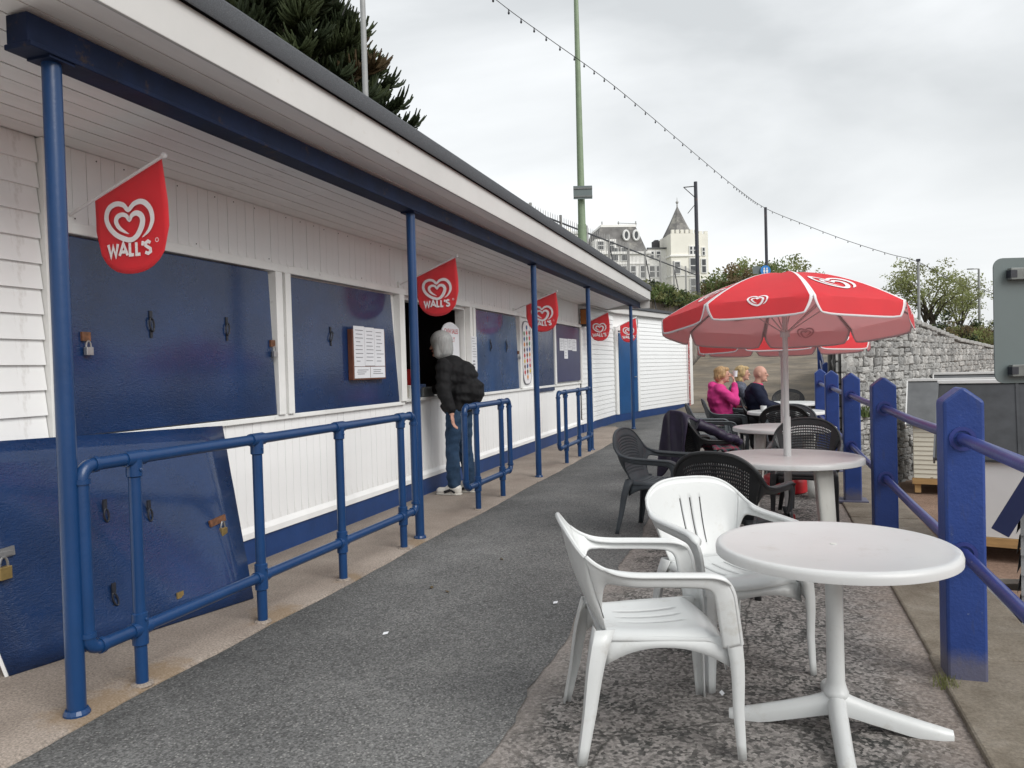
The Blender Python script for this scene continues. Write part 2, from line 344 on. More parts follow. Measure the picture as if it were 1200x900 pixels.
# terrace concrete with lichen
t = NT('terrace', .9, .25)
base = t.ramp(t.noise(2.2, 6, .7), [(.25, (.19,.175,.165)), (.6, (.265,.247,.234)), (.8, (.33,.305,.288))])
vg = t.n('TexVoronoi', Scale=70.0); t.l(t.co(), vg.inputs[0]); dn_ = t.n('Math'); dn_.operation = 'MULTIPLY_ADD'; dn_.inputs[1].default_value = .16; t.l(vg.outputs['Color'], dn_.inputs[0]); t.l(t.noise(7.5, 12, .78, None, .3), dn_.inputs[2]); dark = t.ramp(dn_.outputs[0], [(.53, 1.), (.60, 0.)])
dark2 = t.ramp(t.noise(.9, 6, .6), [(.36, 0.), (.58, 1.)])
c = t.mix(t.mix(1, dark, dark2, 'MULTIPLY'), base, (.078,.079,.075)); c = t.mix(.5, c, t.ramp(t.noise(60, 4, .75), [(.32, .22), (.68, 1.65)]), 'MULTIPLY'); c = t.mix(.8, c, t.ramp(vg.outputs['Color'], [(.25, .5), (.75, 1.5)]), 'MULTIPLY')
vo = t.n('TexVoronoi', Scale=40.0); t.l(t.co(), vo.inputs[0])
chip = t.mix(1, t.ramp(vo.outputs['Distance'], [(.12, 1.), (.2, 0.)]), t.ramp(vo.outputs['Color'], [(.68, 0.), (.72, 1.)]), 'MULTIPLY')
c = t.mix(chip, c, (.36,.34,.31))
gx = t.n('SeparateXYZ'); t.l(t.tc.outputs['Object'], gx.inputs[0])
def xband(lo, hi, col, amt):
    global c
    ad = t.n('Math'); ad.operation = 'MULTIPLY_ADD'; ad.inputs[1].default_value = .55; t.l(t.noise(4.5, 9, .75), ad.inputs[0]); t.l(gx.outputs[0], ad.inputs[2]); mr = t.n('MapRange'); mr.inputs['From Min'].default_value = lo; mr.inputs['From Max'].default_value = hi; mr.inputs['To Min'].default_value = 1 if hi > lo else 1; mr.inputs['To Max'].default_value = 0; t.l(ad.outputs[0], mr.inputs['Value'])
    mu = t.n('Math'); mu.operation = 'MULTIPLY'; mu.inputs[1].default_value = amt; t.l(mr.outputs[0], mu.inputs[0]); c = t.mix(mu.outputs[0], c, t.mix(.6, col, t.ramp(t.noise(60, 4, .75), [(.32, .4), (.68, 1.5)]), 'MULTIPLY'))
vc = t.n('TexVoronoi', Scale=.55); vc.feature = 'DISTANCE_TO_EDGE'; dn = t.n('TexNoise', Scale=5.0, Detail=6.0); t.l(t.co(), dn.inputs[0]); mv = t.mix(.07, t.co(), dn.outputs['Color'], 'ADD'); t.l(mv, vc.inputs[0])
c = t.mix(t.mix(.8, 0.0, t.ramp(vc.outputs['Distance'], [(.0015, 1.), (.004, 0.)])), c, (.04,.038,.034))
xband(-.72, -.52, (.31,.278,.255), .85); xband(.98, .70, (.30,.25,.215), .7)
t.color(c); t.bump(t.noise(55, 6, .75), .8, .008)
# pinkish concrete strip
t = NT('strip', .9, .25)
base = t.ramp(t.noise(1.6, 7, .65), [(.3, (.235,.195,.165)), (.55, (.30,.255,.218)), (.8, (.37,.318,.275))])
st = t.ramp(t.noise(3.1, 9, .7, t.co((1.4, .5, 1))), [(.50, 0.), (.70, 1.)])
c = t.mix(t.mix(.75, st, 0.0), base, (.14,.118,.10)); c = t.mix(.6, c, t.ramp(t.noise(90, 3, .7), [(.33, .4), (.67, 1.5)]), 'MULTIPLY')
for sx_, sy_, sr_ in ((-2.66, 2.50, .26), (-2.72, 2.86, .20), (-2.68, 3.75, .22), (-2.70, 4.55, .16), (-2.66, 5.6, .18)):      # rust stains at the feet of the pipes
    vd = t.n('VectorMath'); vd.operation = 'DISTANCE'; vd.inputs[1].default_value = (sx_, sy_, .022); t.l(t.tc.outputs['Object'], vd.inputs[0]); ad = t.n('Math'); ad.operation = 'MULTIPLY_ADD'; ad.inputs[1].default_value = .5; t.l(t.noise(7, 7, .7), ad.inputs[0]); t.l(vd.outputs['Value'], ad.inputs[2])
    c = t.mix(t.mix(.5, 0.0, t.ramp(ad.outputs[0], [(sr_+.12, 1.), (sr_+.24, 0.)])), c, (.20,.125,.05))
t.color(c); t.bump(t.noise(80, 5, .7), .5, .005)
# coping slabs
t = NT('coping', .9, .25)
base = t.ramp(t.noise(4, 8, .7), [(.3, (.15,.125,.095)), (.55, (.23,.20,.16)), (.8, (.32,.29,.25))])
c = t.mix(.55, base, t.ramp(t.noise(70, 5, .75), [(.3, .45), (.7, 1.5)]), 'MULTIPLY'); t.color(c); t.bump(t.noise(60, 6, .75), .7, .006)
# sand
t = NT('sand', .95, .1)
base = t.ramp(t.noise(.8, 8, .7), [(.3, (.20,.135,.10)), (.7, (.31,.215,.165))]); c = t.mix(.5, base, t.ramp(t.noise(30, 6, .8), [(.3, .5), (.7, 1.4)]), 'MULTIPLY')
t.color(c); t.bump(t.noise(7, 8, .7), .8, .05)
# lane
t = NT('lane', .9, .2)
base = t.ramp(t.noise(.5, 6, .65), [(.3, (.17,.14,.105)), (.7, (.30,.255,.20))]); dk = t.ramp(t.noise(.6, 6, .7), [(.42, 0.), (.60, .8)])
c = t.mix(dk, base, (.125,.112,.095)); c = t.mix(.4, c, t.ramp(t.noise(18, 5, .8), [(.3, .5), (.7, 1.4)]), 'MULTIPLY'); t.color(c)
t = NT('grass', .9, .1); t.color(t.ramp(t.noise(.6, 8, .75), [(.3, (.03,.045,.017)), (.7, (.085,.10,.04))])); t.bump(t.noise(3, 8, .8), 1, .2)

# ================================================================== SETTING
def struct(o): return tag(o, kind='structure')
mb = MB(); mb.add([(-1500,-1500,-1.15),(1500,-1500,-1.15),(1500,1500,-1.15),(-1500,1500,-1.15)], [(0,1,2,3)])
struct(mb.build('beach', 'sand', keep0=True))
mb = MB(); mb.prism([(-14,-9,-1.4),(1.2,-9,-1.4),(1.2,13.1,-1.4),(1.75,22,-1.4),(-14,22,-1.4)], (0,0,1.4))
struct(mb.build('terrace', 'terrace', keep0=True))
# asphalt path with slightly wandering edges
def wob(y, s): return .018*math.sin(y*2.3+s)+.03*(mnoise.noise(V((y*1.7, s, 0))))+.012*mnoise.noise(V((y*9, s, 4)))
ys = [-9+.08*i for i in range(394)]
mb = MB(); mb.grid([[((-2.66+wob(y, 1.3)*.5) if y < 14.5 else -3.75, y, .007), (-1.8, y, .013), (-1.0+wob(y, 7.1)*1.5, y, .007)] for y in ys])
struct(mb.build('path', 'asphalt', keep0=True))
mb = MB()
rows = []
for y in ys:
    e = -2.64+wob(y, 3.9)*.7-.62*max(0, min(1, (y-15.6)/1.6))**2
    if y > 17.3: break
    rows.append([(-3.68, y, .0), (-3.68, y, .022), (-3.2, y, .024), (e-.02, y, .022), (e, y, .012), (e+.003, y, -.02)])
mb.grid(rows); struct(mb.build('pavement', 'strip', keep0=True, smooth=True))
# far end: asphalt swings across in front of the white hut
# lane climbing away
LANE = [(22,-3.4,1.75,0.006),(25,-3.0,2.0,.18),(28,-3.0,2.3,.42),(33,-3.2,2.75,.85),(38,-3.3,3.1,1.25),(44,-3.4,3.5,1.7),(50,-3.4,4.0,2.1),(58,-3,5,2.3)]
mb = MB(); mb.grid([[(a, y, z), (a+(b-a)*.33, y, z+.02), (a+(b-a)*.66, y, z+.02), (b, y, z)] for y, a, b, z in LANE])
struct(mb.build('lane', 'lane', keep0=True, smooth=True))
# raised headland behind the sea wall, and the upper terrace on the left
WL = [(2.5,33.0),(1.2,15.0),(2.92,17.9),(5.2,24.3),(7.33,29.8),(17,42),(45,75)]; WZ = [2.3,2.3,2.15,1.81,1.64,1.62,1.6]
HP = [(1.35,15.7),(2.85,18.3),(5.05,24.6),(7.2,30.2),(16.9,42.6),(60,85),(160,420),(-160,420),(-40,60),(-3.6,51),(4.1,50),(2.65,33)]
mb = MB(); mb.prism([(x, y, -1.3) for x, y in HP], (0,0,2.72)); struct(mb.build('headland', 'grass', keep0=True))
TW = [(-10.5,-12),(-10.2,6),(-8.2,20),(-3.45,49),(-1.2,60),(2,72)]
mb = MB(); mb.prism([(x-.5, y, -1.2) for x, y in TW]+[(10,110,-1.2),(30,330,-1.2),(-260,330,-1.2),(-260,-30,-1.2)], (0,0,6.0)); struct(mb.build('hillside', 'grass', keep0=True))

# coping slabs along the outer edge
cs = thing('coping', 'row of weathered concrete slabs under the blue fence posts', 'kerb', (.95, 3, 0))
y = -8.0; i = 0
while y < 13:
    ln = 1.75+rnd.uniform(-.1, .1)
    mb = MB(); a = .70+rnd.uniform(-.012, .012); mb.box(a, 1.24, y+.006, y+ln-.006, -.18, .014+rnd.uniform(0, .006)); mb.build('slab', 'coping', cs, bevel=.012); y += ln

# ================================================================== KIOSK
KX = -3.62
kiosk = thing('kiosk', 'long white timber kiosk with blue shutters under a flat canopy', 'kiosk', (KX, 8, 0))
mb = MB()
for y0, y1, z0, z1 in ((-2, 7.33, 0, 2.69), (9.22, 15.6, 0, 2.69), (7.33, 9.22, 0, 1.10), (7.33, 9.22, 2.17, 2.69)): mb.box(KX-.16, KX-.022, y0, y1, z0, z1)
mb.box(-6.6, -6.45, -2, 15.6, 0, 2.7); mb.box(-6.45, KX-.16, -2, -1.9, 0, 2.7); mb.box(-6.45, KX-.16, 15.5, 15.6, 0, 2.7)
mb.build('wall', 'white_paint', kiosk)
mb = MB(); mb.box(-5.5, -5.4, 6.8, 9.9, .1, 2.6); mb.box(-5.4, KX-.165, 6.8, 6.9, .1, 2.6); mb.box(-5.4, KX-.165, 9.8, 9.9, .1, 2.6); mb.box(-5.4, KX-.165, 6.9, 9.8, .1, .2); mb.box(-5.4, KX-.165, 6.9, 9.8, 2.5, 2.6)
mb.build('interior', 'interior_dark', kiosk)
mb = MB(); mb.box(-4.15, KX+.045, 7.31, 9.24, 1.075, 1.11); mb.build('counter', 'counter_white', kiosk, bevel=.008)
# tongue and groove boards
bme = MB().box(-.011, .011, -.0485, .0485, 0, 1).mesh('board', 'white_boards')
n = 0; y = 3.26
while y < 15.5:
    piece('board', bme, kiosk, (KX-.011+rnd.uniform(-.0015, .0015), y, 2.27), scale=(1, 1, .42))
    piece('board', bme, kiosk, (KX-.011+rnd.uniform(-.001, .001), y, .285), scale=(1, 1, .775 if not 7.25 < y < 9.25 else .786)); y += .1
nme = MB().lathe([(.0045, 0), (.0045, .002)], (0, 0, 0), 6).mesh('nail', 'iron_dark')
for i in range(46): piece('nail', nme, kiosk, (KX+.0015, 3.3+i*.2+rnd.choice((-.02, .02)), rnd.choice((2.66, 2.655, 2.30))), rot=(0, R(90), 0))
# weatherboards on the near end
wme = MB().add([(0,0,0),(.028,0,0),(.008,0,.138),(0,0,.138),(0,5.1,0),(.028,5.1,0),(.008,5.1,.138),(0,5.1,.138)], [(0,1,2,3),(7,6,5,4),(0,4,5,1),(1,5,6,2),(2,6,7,3),(3,7,4,0)]).mesh('weatherboard', 'white_boards')
for i in range(20): piece('weatherboard', wme, kiosk, (KX-.022, -2, .02+.1335*i))
mb = MB(); mb.box(KX-.02, KX+.03, 3.105, 3.2, .02, 2.69); mb.build('corner_trim', 'frame_white', kiosk, bevel=.004)
mb = MB(); mb.box(KX-.02, KX+.012, 3.205, 15.6, .02, .205); mb.build('plinth', 'plinth_blue', kiosk)
mb = MB(); mb.add([(KX-.02,3.205,.207),(KX+.03,3.205,.207),(KX+.028,3.205,.25),(KX-.004,3.205,.292),(KX-.02,3.205,.292)]+[(KX-.02,15.6,.207),(KX+.03,15.6,.207),(KX+.028,15.6,.25),(KX-.004,15.6,.292),(KX-.02,15.6,.292)],
       [(0,1,2,3,4),(9,8,7,6,5)]+[(i, i+5, (i+1) % 5+5, (i+1) % 5) for i in range(5)]); mb.build('skirting', 'white_paint', kiosk)
# window frames
mb = MB(); mb.box(KX-.02, KX+.045, 3.2, 15.58, 2.205, 2.268); mb.build('head_rail', 'frame_white', kiosk, bevel=.005)
mb = MB(); mb.box(KX-.02, KX+.03, 3.2, 7.31, 1.052, 1.09); mb.box(KX-.02, KX+.03, 9.24, 15.58, 1.052, 1.09); mb.build('sill', 'frame_white', kiosk, bevel=.005)
for a, b in ((5.09,5.175),(5.215,5.29),(7.215,7.33),(9.22,9.30),(9.34,9.42),(11.32,11.42),(12.12,12.3),(13.4,13.5),(15.48,15.58)):
    mb = MB(); mb.box(KX-.021, KX+.05, a, b, 1.0905, 2.2045); mb.build('mullion', 'frame_white', kiosk, bevel=.004)
mb = MB(); mb.box(KX-.15, KX-.023, 7.335, 7.36, 1.112, 2.17); mb.build('reveal', 'frame_white', kiosk); mb = MB(); mb.box(KX-.15, KX-.023, 9.19, 9.215, 1.112, 2.17); mb.build('reveal', 'frame_white', kiosk)
mb = MB(); mb.box(KX-.018, KX+.0, 11.42, 12.12, 1.09, 2.205); mb.build('panel', 'white_paint', kiosk)
# shutters (each with its fittings)
def quad_board(name, P, th, mat, parent, n=(1,0,0), bevel=.006):
    mb = MB(); nn = V(n); mb.prism([V(p) for p in P], nn*th); return mb.build(name, mat, parent, bevel=bevel)
def eyelet(parent, c, name='ring', r=.035):
    mb = MB(); c = V(c); a_ = rnd.uniform(-.5, .5)
    mb.tube([c+V((.012, math.sin(t)*r*.5+math.sin(a_)*math.cos(t)*r, math.cos(t)*r*1.2)) for t in [i*math.pi/6 for i in range(13)]], .005, 6, cap=False)
    mb.box(c.x-.002, c.x+.006, c.y-.012, c.y+.012, c.z+.03, c.z+.085); mb.box(c.x-.002, c.x+.006, c.y-.010, c.y+.010, c.z-.08, c.z-.03)
    return mb.build(name, 'iron_dark', parent)
def padlock(parent, c, s=1, mat='brass'):
    c = V(c); mb = MB(); mb.box(c.x, c.x+.022*s, c.y-.02*s, c.y+.02*s, c.z-.07*s, c.z-.03*s); o = mb.build('padlock', mat, parent, bevel=.003)
    mb = MB(); mb.tube([c+V((.011*s, math.cos(t)*.014*s, -.03*s+math.sin(t)*.03*s)) for t in [i*math.pi/8 for i in range(9)]], .004*s, 6); mb.build('shackle', 'steel', o); return o
def shutter_part(y0, y1, y0b, y1b, z0, z1, mat, label, eyes=True, th=.028, hasps=()):
    s_ = quad_board('shutter', [(KX+.0, y0b, z0), (KX+.0, y1b, z0), (KX-.002, y1, z1), (KX-.002, y0, z1)], th, mat, kiosk); s_['label'] = label
    if eyes:
        for fy in (.33, .72): eyelet(s_, (KX+th, y0+(y1-y0)*fy, z0+(z1-z0)*.58))
    for y in hasps:
        mb = MB(); mb.box(KX+th-.003, KX+th+.014, y-.028, y+.028, 1.62, 1.67); mb.build('hasp', 'rust', s_); padlock(s_, (KX+th+.012, y, 1.62), 1.15, 'steel')
    return s_
shutter_part(3.22, 5.03, 3.22, 5.085, 1.095, 2.195, 'shutter_blue', 'flaking dark blue shutter with padlocks at both edges', hasps=(3.33, 5.04))
shutter_part(5.31, 7.06, 5.29, 7.19, 1.085, 2.185, 'shutter_blue', 'blue shutter carrying the framed menu')
shutter_part(9.43, 11.2, 9.42, 11.3, 1.085, 2.19, 'shutter_smooth', 'smooth blue shutter beside the lolly board', hasps=(11.26,))
shutter_part(12.31, 13.39, 12.31, 13.39, .985, 2.19, 'shutter_blue', 'speckled blue shutter behind a canopy post', eyes=False)
shutter_part(13.51, 15.47, 13.51, 15.47, 1.12, 2.19, 'notice_purple', 'dark notice board shutter with papers', eyes=False)
# canopy
SO, SZ0, SZ1 = -2.47, 2.69, 2.895
sa = math.atan2(SZ1-SZ0, SO-KX); slen = math.hypot(SZ1-SZ0, SO-KX); nb = 11; bw = slen/nb
for i in range(nb):
    for y0, y1 in ((-2, 5.1+.0*i), (5.1, 11.3), (11.3, 17.75)):
        sme = bpy.data.meshes.get('soffit_board_%d' % int(y0*10)) 
        if sme is None:
            sme = MB().box(.0035, bw-.0035, .002, y1-y0-.002, 0, .02).mesh('soffit_board_%d' % int(y0*10), 'soffit')
        d = (i)*bw
        piece('soffit_board', sme, kiosk, (KX+d*math.cos(sa), y0, SZ0+d*math.sin(sa)+rnd.uniform(0, .002)), rot=(0, -sa, 0))
mb = MB(); mb.prism([(KX-.0, -2, SZ0+.03), (SO, -2, SZ1+.026), (SO, -2, 3.10), (-6.8, -2, 3.0), (-6.8, -2, 2.72), (KX, -2, 2.72)], (0, 19.76, 0)); mb.build('roof_deck', 'soffit', kiosk)
mb = MB(); mb.box(SO+.002, SO+.024, -2.02, 17.78, 2.885, 3.085); mb.build('fascia', 'fascia', kiosk, bevel=.004)
mb = MB(); mb.box(-6.82, SO+.002, 17.764, 17.785, 2.70, 3.02); mb.build('end_fascia', 'fascia', kiosk)
fp = [(SO-.3, 3.115), (SO+.02, 3.105), (SO+.045, 3.085), (SO+.05, 3.08), (SO+.055, 3.088), (SO+.052, 3.19), (SO+.03, 3.215), (SO-.08, 3.20), (SO-.3, 3.16)]
mb = MB(); mb.grid([[(x, y+.0, z+.006*mnoise.noise(V((y*.8, 1, 0)))) for x, z in fp] for y in [-2.03+.33*i for i in range(61)]]); mb.build('felt_edge', 'felt', kiosk, smooth=True, ang=60)
mb = MB(); mb.prism([(-6.85, -2.03, 3.06), (SO-.1, -2.03, 3.17), (SO-.1, -2.03, 3.19), (-6.85, -2.03, 3.08)], (0, 19.82, 0)); mb.build('roof_felt', 'felt', kiosk)
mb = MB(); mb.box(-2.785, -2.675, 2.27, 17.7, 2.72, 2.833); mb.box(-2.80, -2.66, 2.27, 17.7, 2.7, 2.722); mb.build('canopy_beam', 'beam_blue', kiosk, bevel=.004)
for i, y in enumerate((2.42, 5.76, 9.29, 12.42, 16.7)):
    mb = MB(); mb.tube([(-2.73, y, .0), (-2.73, y, 2.70)], .037, 16); p = mb.build('canopy_post', 'pipe_blue', kiosk, smooth=True)
    mb = MB(); mb.lathe([(.052, .018), (.052, .03), (.044, .045)], (-2.73, y, 0), 16); mb.build('post_foot', 'pipe_blue', p)
    mb = MB(); mb.box(-2.79, -2.67, y-.06, y+.06, 2.69, 2.7); mb.build('head_plate', 'beam_blue', p)

# ------------------------------------------------------------------ white boarded hut beyond
HF = [(-3.60, 15.62), (-3.5, 18.75), (-2.13, 24.3)]
hut = thing('boarded_hut', 'white clapboard hut with a blue door beyond the kiosk', 'hut', (-3.4, 20, 0))
def along(p, q, t): return (p[0]+(q[0]-p[0])*t, p[1]+(q[1]-p[1])*t)
dirv = V((HF[2][0]-HF[1][0], HF[2][1]-HF[1][1], 0)).normalized(); nrm = V((dirv.y, -dirv.x, 0))
mb = MB(); mb.prism([(HF[0][0]-.05, HF[0][1], 0), (HF[1][0]-.04, HF[1][1]+.01, 0), (HF[2][0]-.04, HF[2][1]-.03, 0), (-4.9, 25.0, 0), (-6.6, 20, 0), (-6.6, 15.62, 0)], (0, 0, 2.72)); mb.build('wall', 'white_paint', hut)
def clap_run(p, q, z0, z1, pitch=.105):
    p, q = V((*p, 0)), V((*q, 0)); ln = (q-p).length; d = (q-p)/ln; rz = math.atan2(d.y, d.x)-math.pi/2
    me = MB().add([(0,0,0),(.02,0,0),(.006,0,pitch+.004),(0,0,pitch+.004),(0,ln,0),(.02,ln,0),(.006,ln,pitch+.004),(0,ln,pitch+.004)], [(0,1,2,3),(7,6,5,4),(0,4,5,1),(1,5,6,2),(2,6,7,3),(3,7,4,0)]).mesh('clapboard', 'clapboard')
    z = z0
    while z < z1: piece('clapboard', me, hut, (p.x-.02*d.y, p.y+.02*d.x, z), rz); z += pitch
T1, T2 = .065, .245
clap_run(HF[0], along(HF[0], HF[1], .24), .2, 2.6); clap_run(along(HF[0], HF[1], .265), HF[1], .2, 2.6)
clap_run(along(HF[1], HF[2], T2+.03), HF[2], .2, 2.6)
def hbar(p, q, t, zz, name, mat, w=.05, off=0):
    mb = MB(); p, q = V((*p, zz)), V((*q, zz)); d = (q-p).normalized(); nn = V((d.y, -d.x, 0)); mb.prism([p-nn*.03, q-nn*.03, q+nn*(t+off), p+nn*(t+off)], (0, 0, w)); return mb.build(name, mat, hut, bevel=.004)
hbar(HF[0], HF[1], .012, 0.0, 'plinth', 'plinth_blue', .19); hbar(HF[1], HF[2], .012, 0.0, 'plinth', 'plinth_blue', .19)
a, b = along(HF[1], HF[2], .045), along(HF[1], HF[2], T2)
d_ = hbar(a, b, .018, .19, 'door', 'door_blue', 2.02)
pz = V((*along(HF[1], HF[2], .21), 1.1))+nrm*.02
mb = MB(); mb.tube([pz, pz+nrm*.05], .012, 8); mb.tube([pz+nrm*.05, pz+nrm*.05-dirv*.1], .01, 8); mb.build('handle', 'steel', d_)
for t in (.02, T2+.012): hbar(along(HF[1], HF[2], t-.012), along(HF[1], HF[2], t+.012), .035, .191, 'door_jamb', 'frame_white', 2.08)
hbar(along(HF[1], HF[2], .008), along(HF[1], HF[2], T2+.025), .034, 2.272, 'door_head', 'frame_white', .09)
for t in (.985,): hbar(along(HF[1], HF[2], t-.022), along(HF[1], HF[2], t+.02), .03, .02, 'corner_trim', 'frame_white', 2.62)
hbar(along(HF[0], HF[1], .242), along(HF[0], HF[1], .263), .026, .191, 'corner_trim', 'frame_white', 2.45)
e0 = along(HF[1], HF[2], -.02); e1 = along(HF[1], HF[2], 1.03)
hbar(HF[0], e0, .10, 2.69, 'eaves_board', 'fascia', .12); hbar(e0, e1, .10, 2.691, 'eaves_board', 'fascia', .13)
mb = MB(); q = [V((*p, 2.83)) for p in (HF[0], e0, e1)]; mb.prism([q[0]+V((.14, 0, 0)), q[1]+nrm*.14, q[2]+nrm*.14, V((-5.2, 25.2, 2.83)), V((-6.7, 20, 2.83)), V((-6.7, 15.62, 2.83))], (0, 0, .07)); mb.build('roof', 'felt', hut)
pp = V((*along(HF[1], HF[2], .93), 0))+nrm*.06
mb = MB(); mb.tube([pp, pp+V((0, 0, 2.7))], .03, 10); mb.build('downpipe', 'rusty_pole', hut, smooth=True)

# ------------------------------------------------------------------ handrails
def handrail(y0, y1, posts, label):
    X = -2.70; t = thing('handrail', label, 'handrail', (X, (y0+y1)/2, 0), group='blue pipe handrails in front of the kiosk')
    zt, zb, r = 1.045, .275, .0285
    def arc(c, a0, a1, rad): return [V((X, c[0]+rad*math.cos(a), c[1]+rad*math.sin(a))) for a in [a0+(a1-a0)*i/5 for i in range(6)]]
    rad = .055; pts = arc((y1-rad, zt-rad), 0, math.pi/2, rad)+arc((y0+rad, zt-rad), math.pi/2, math.pi, rad)+arc((y0+rad, zb+rad), math.pi, 1.5*math.pi, rad)+arc((y1-rad, zb+rad), 1.5*math.pi, 2*math.pi, rad)
    pts.append(pts[0]); mb = MB(); mb.tube(pts, r, 12, cap=False); mb.build('rail_loop', 'pipe_blue', t, smooth=True)
    for y in posts:
        mb = MB(); mb.tube([(X, y, 0), (X, y, zt)], r*.98, 12); p = mb.build('post', 'pipe_blue', t, smooth=True)
        mb = MB(); mb.tube([(X, y, zb-.075), (X, y, zb-.07), (X, y, zb+.07), (X, y, zb+.075)], [r*1.0, r*1.26, r*1.26, r], 12); mb.tube([(X, y-.05, zb), (X, y+.05, zb)], r*1.22, 12); mb.ell((X+r*1.25, y, zb+.045), (.009, .009, .009), 6, 4); mb.build('pipe_fitting', 'pipe_blue', p, smooth=True); mb = MB()
        mb.tube([(X, y, zt-.085), (X, y, zt-.08), (X, y, zt)], [r, r*1.26, r*1.26], 12); mb.tube([(X, y-.055, zt), (X, y+.055, zt)], r*1.24, 12)
        mb.ell((X+r*1.25, y, zt-.05), (.009, .009, .009), 6, 4); mb.build('pipe_fitting', 'pipe_blue', p, smooth=True)
        mb = MB(); mb.lathe([(.05, .02), (.047, .027), (.032, .032)], (X, y, 0), 12); mb.build('foot_collar', 'strip', p)
    for yy in (y0, y1):
        for zz in (zb, zt):
            s = 1 if zz == zb else -1; dy = 1 if yy == y0 else -1
            mb = MB(); mb.tube([(X, yy, zz+s*.075), (X, yy, zz+s*.055)], r*1.22, 12); mb.tube([(X, yy+dy*.075, zz), (X, yy+dy*.055, zz)], r*1.22, 12); mb.build('elbow', 'pipe_blue', t, smooth=True)
handrail(2.46, 5.63, (2.74, 3.62, 4.49, 5.40), 'long blue pipe handrail in front of the leaning board')
handrail(6.74, 8.08, (7.05, 7.80), 'short blue pipe handrail behind the customer at the hatch')
handrail(10.22, 12.30, (10.62, 11.42, 12.1), 'short blue pipe handrail below the notice board')

# ------------------------------------------------------------------ board leaning on the wall
lb = thing('leaning_board', 'big dark blue painted board with padlocks leaning against the kiosk', 'board', (-3.35, 3.3, .024))
P = [V((-3.40, 2.65, .024)), V((-3.03, 3.97, .024)), V((-3.535, 4.36, 1.06)), V((-3.535, 2.38, 1.13))]
nn = (P[1]-P[0]).cross(P[3]-P[0]).normalized(); nn = nn if nn.x > 0 else -nn
rows = []; nI, nJ = 8, 10
def lbp(u, v): return (P[0]*(1-u)+P[1]*u)*(1-v)+(P[3]*(1-u)+P[2]*u)*v
front = [[lbp(i/nI, j/nJ)+nn*(.004*mnoise.noise(V((i*.6, j*.6, 3)))) for i in range(nI+1)] for j in range(nJ+1)]
mb = MB(); mb.grid(front); o = mb.build('sheet', 'shutter_blue', lb, solid=.024, solid_off=0, smooth=True)
ed = MB(); ed.bar(P[0]+nn*.0, P[3], .03, .006, up=nn); ed.build('raw_edge', 'white_paint', lb)
def fit(u, v, off=.014): return lbp(u, v)+nn*off
for u, v in ((.60, .56), (.44, .6), (.40, .20)): eyelet(lb, fit(u, v), 'ring', .03)
c = fit(.12, .50); mb = MB(); mb.obox = None
mb.bar(c+V((0, -.09, .02)), c+V((0, .02, .025)), .045, .012, up=nn); mb.bar(c+V((.01, -.07, .02)), c+V((.01, .0, .02)), .02, .016, up=nn); mb.build('hasp', 'steel', lb); padlock(lb, c+V((.01, -.055, .01)), 1.5)
c = fit(.90, .45); mb = MB(); mb.bar(c+V((0, -.09, .0)), c+V((0, .05, .015)), .04, .014, up=nn); mb.build('hasp', 'rust', lb); padlock(lb, c+V((.01, .0, .0)), 1.3, 'brass')
c = fit(.66, .13); mb = MB(); mb.bar(c+V((0, -.025, 0)), c+V((0, .025, 0)), .035, .008, up=nn); mb.build('plate', 'brass', lb)
c = fit(.30, .36); mb = MB(); mb.bar(c+V((0, -.015, .03)), c+V((0, .012, -.03)), .03, .01, up=nn); mb.build('plate', 'rust', lb)

# ------------------------------------------------------------------ the double heart emblem and lettering
HEART = [(437,582,4),(480,545,18),(506,492,26),(500,440,29),(470,404,30),(430,392,28),(385,407,26),(349,438,24),(315,412,26),(265,408,28),(217,435,30),(199,485,30),(217,533,30),(262,573,28),(320,594,28),(363,597,26),(402,574,30),(432,530,34),(443,490,34),(430,463,32),(400,454,28),(372,467,24),(354,492,20),(335,470,22),(305,464,24),(275,477,28),(264,502,28),(281,532,24),(315,553,15),(350,566,3)]
def stroke2d(pts, ws):
    quads = []; n = len(pts)
    L_, R_ = [], []
    for i in range(n):
        a = pts[max(0, i-1)]; b = pts[min(n-1, i+1)]; dx, dy = b[0]-a[0], b[1]-a[1]; l_ = math.hypot(dx, dy) or 1
        nx, ny = -dy/l_, dx/l_; w_ = ws[i]/2
        if 0 < i < n-1:
            ex_, ey_ = pts[i+1][0]-pts[i][0], pts[i+1][1]-pts[i][1]; le = math.hypot(ex_, ey_) or 1; fx_, fy_ = pts[i][0]-pts[i-1][0], pts[i][1]-pts[i-1][1]; lf = math.hypot(fx_, fy_) or 1
            bx, by = -(ey_/le+fy_/lf), ex_/le+fx_/lf; lb_ = math.hypot(bx, by)
            if lb_ > .2: nx, ny = bx/lb_, by/lb_; w_ *= min(2.2, 1/max(.2, lb_/2))
        L_.append((pts[i][0]+nx*w_, pts[i][1]+ny*w_)); R_.append((pts[i][0]-nx*w_, pts[i][1]-ny*w_))
    return L_, R_
def heart_strokes():
    c = cat_rom([(x, y+.1*(x-350), w_) for x, y, w_ in HEART], 4)
    pts = [((p.x-352)/320, -(p.y-500)/320) for p in c]; return [stroke2d(pts, [max(.004, p.z/320) for p in c])]
GLY = {'W': ([[(0,1),(.25,0),(.5,.8),(.75,0),(1,1)]], 1.15), 'A': ([[(0,0),(.42,1),(.84,0)], [(.17,.3),(.67,.3)]], 1.0), 'L': ([[(.1,1),(.1,0),(.5,0)]], .68), "'": ([[(.12,1.05),(.05,.68)]], .26),
       'S': ([[(.62,.86),(.38,1.0),(.12,.86),(.12,.66),(.35,.52),(.60,.38),(.62,.14),(.36,0),(.06,.12)]], .75)}
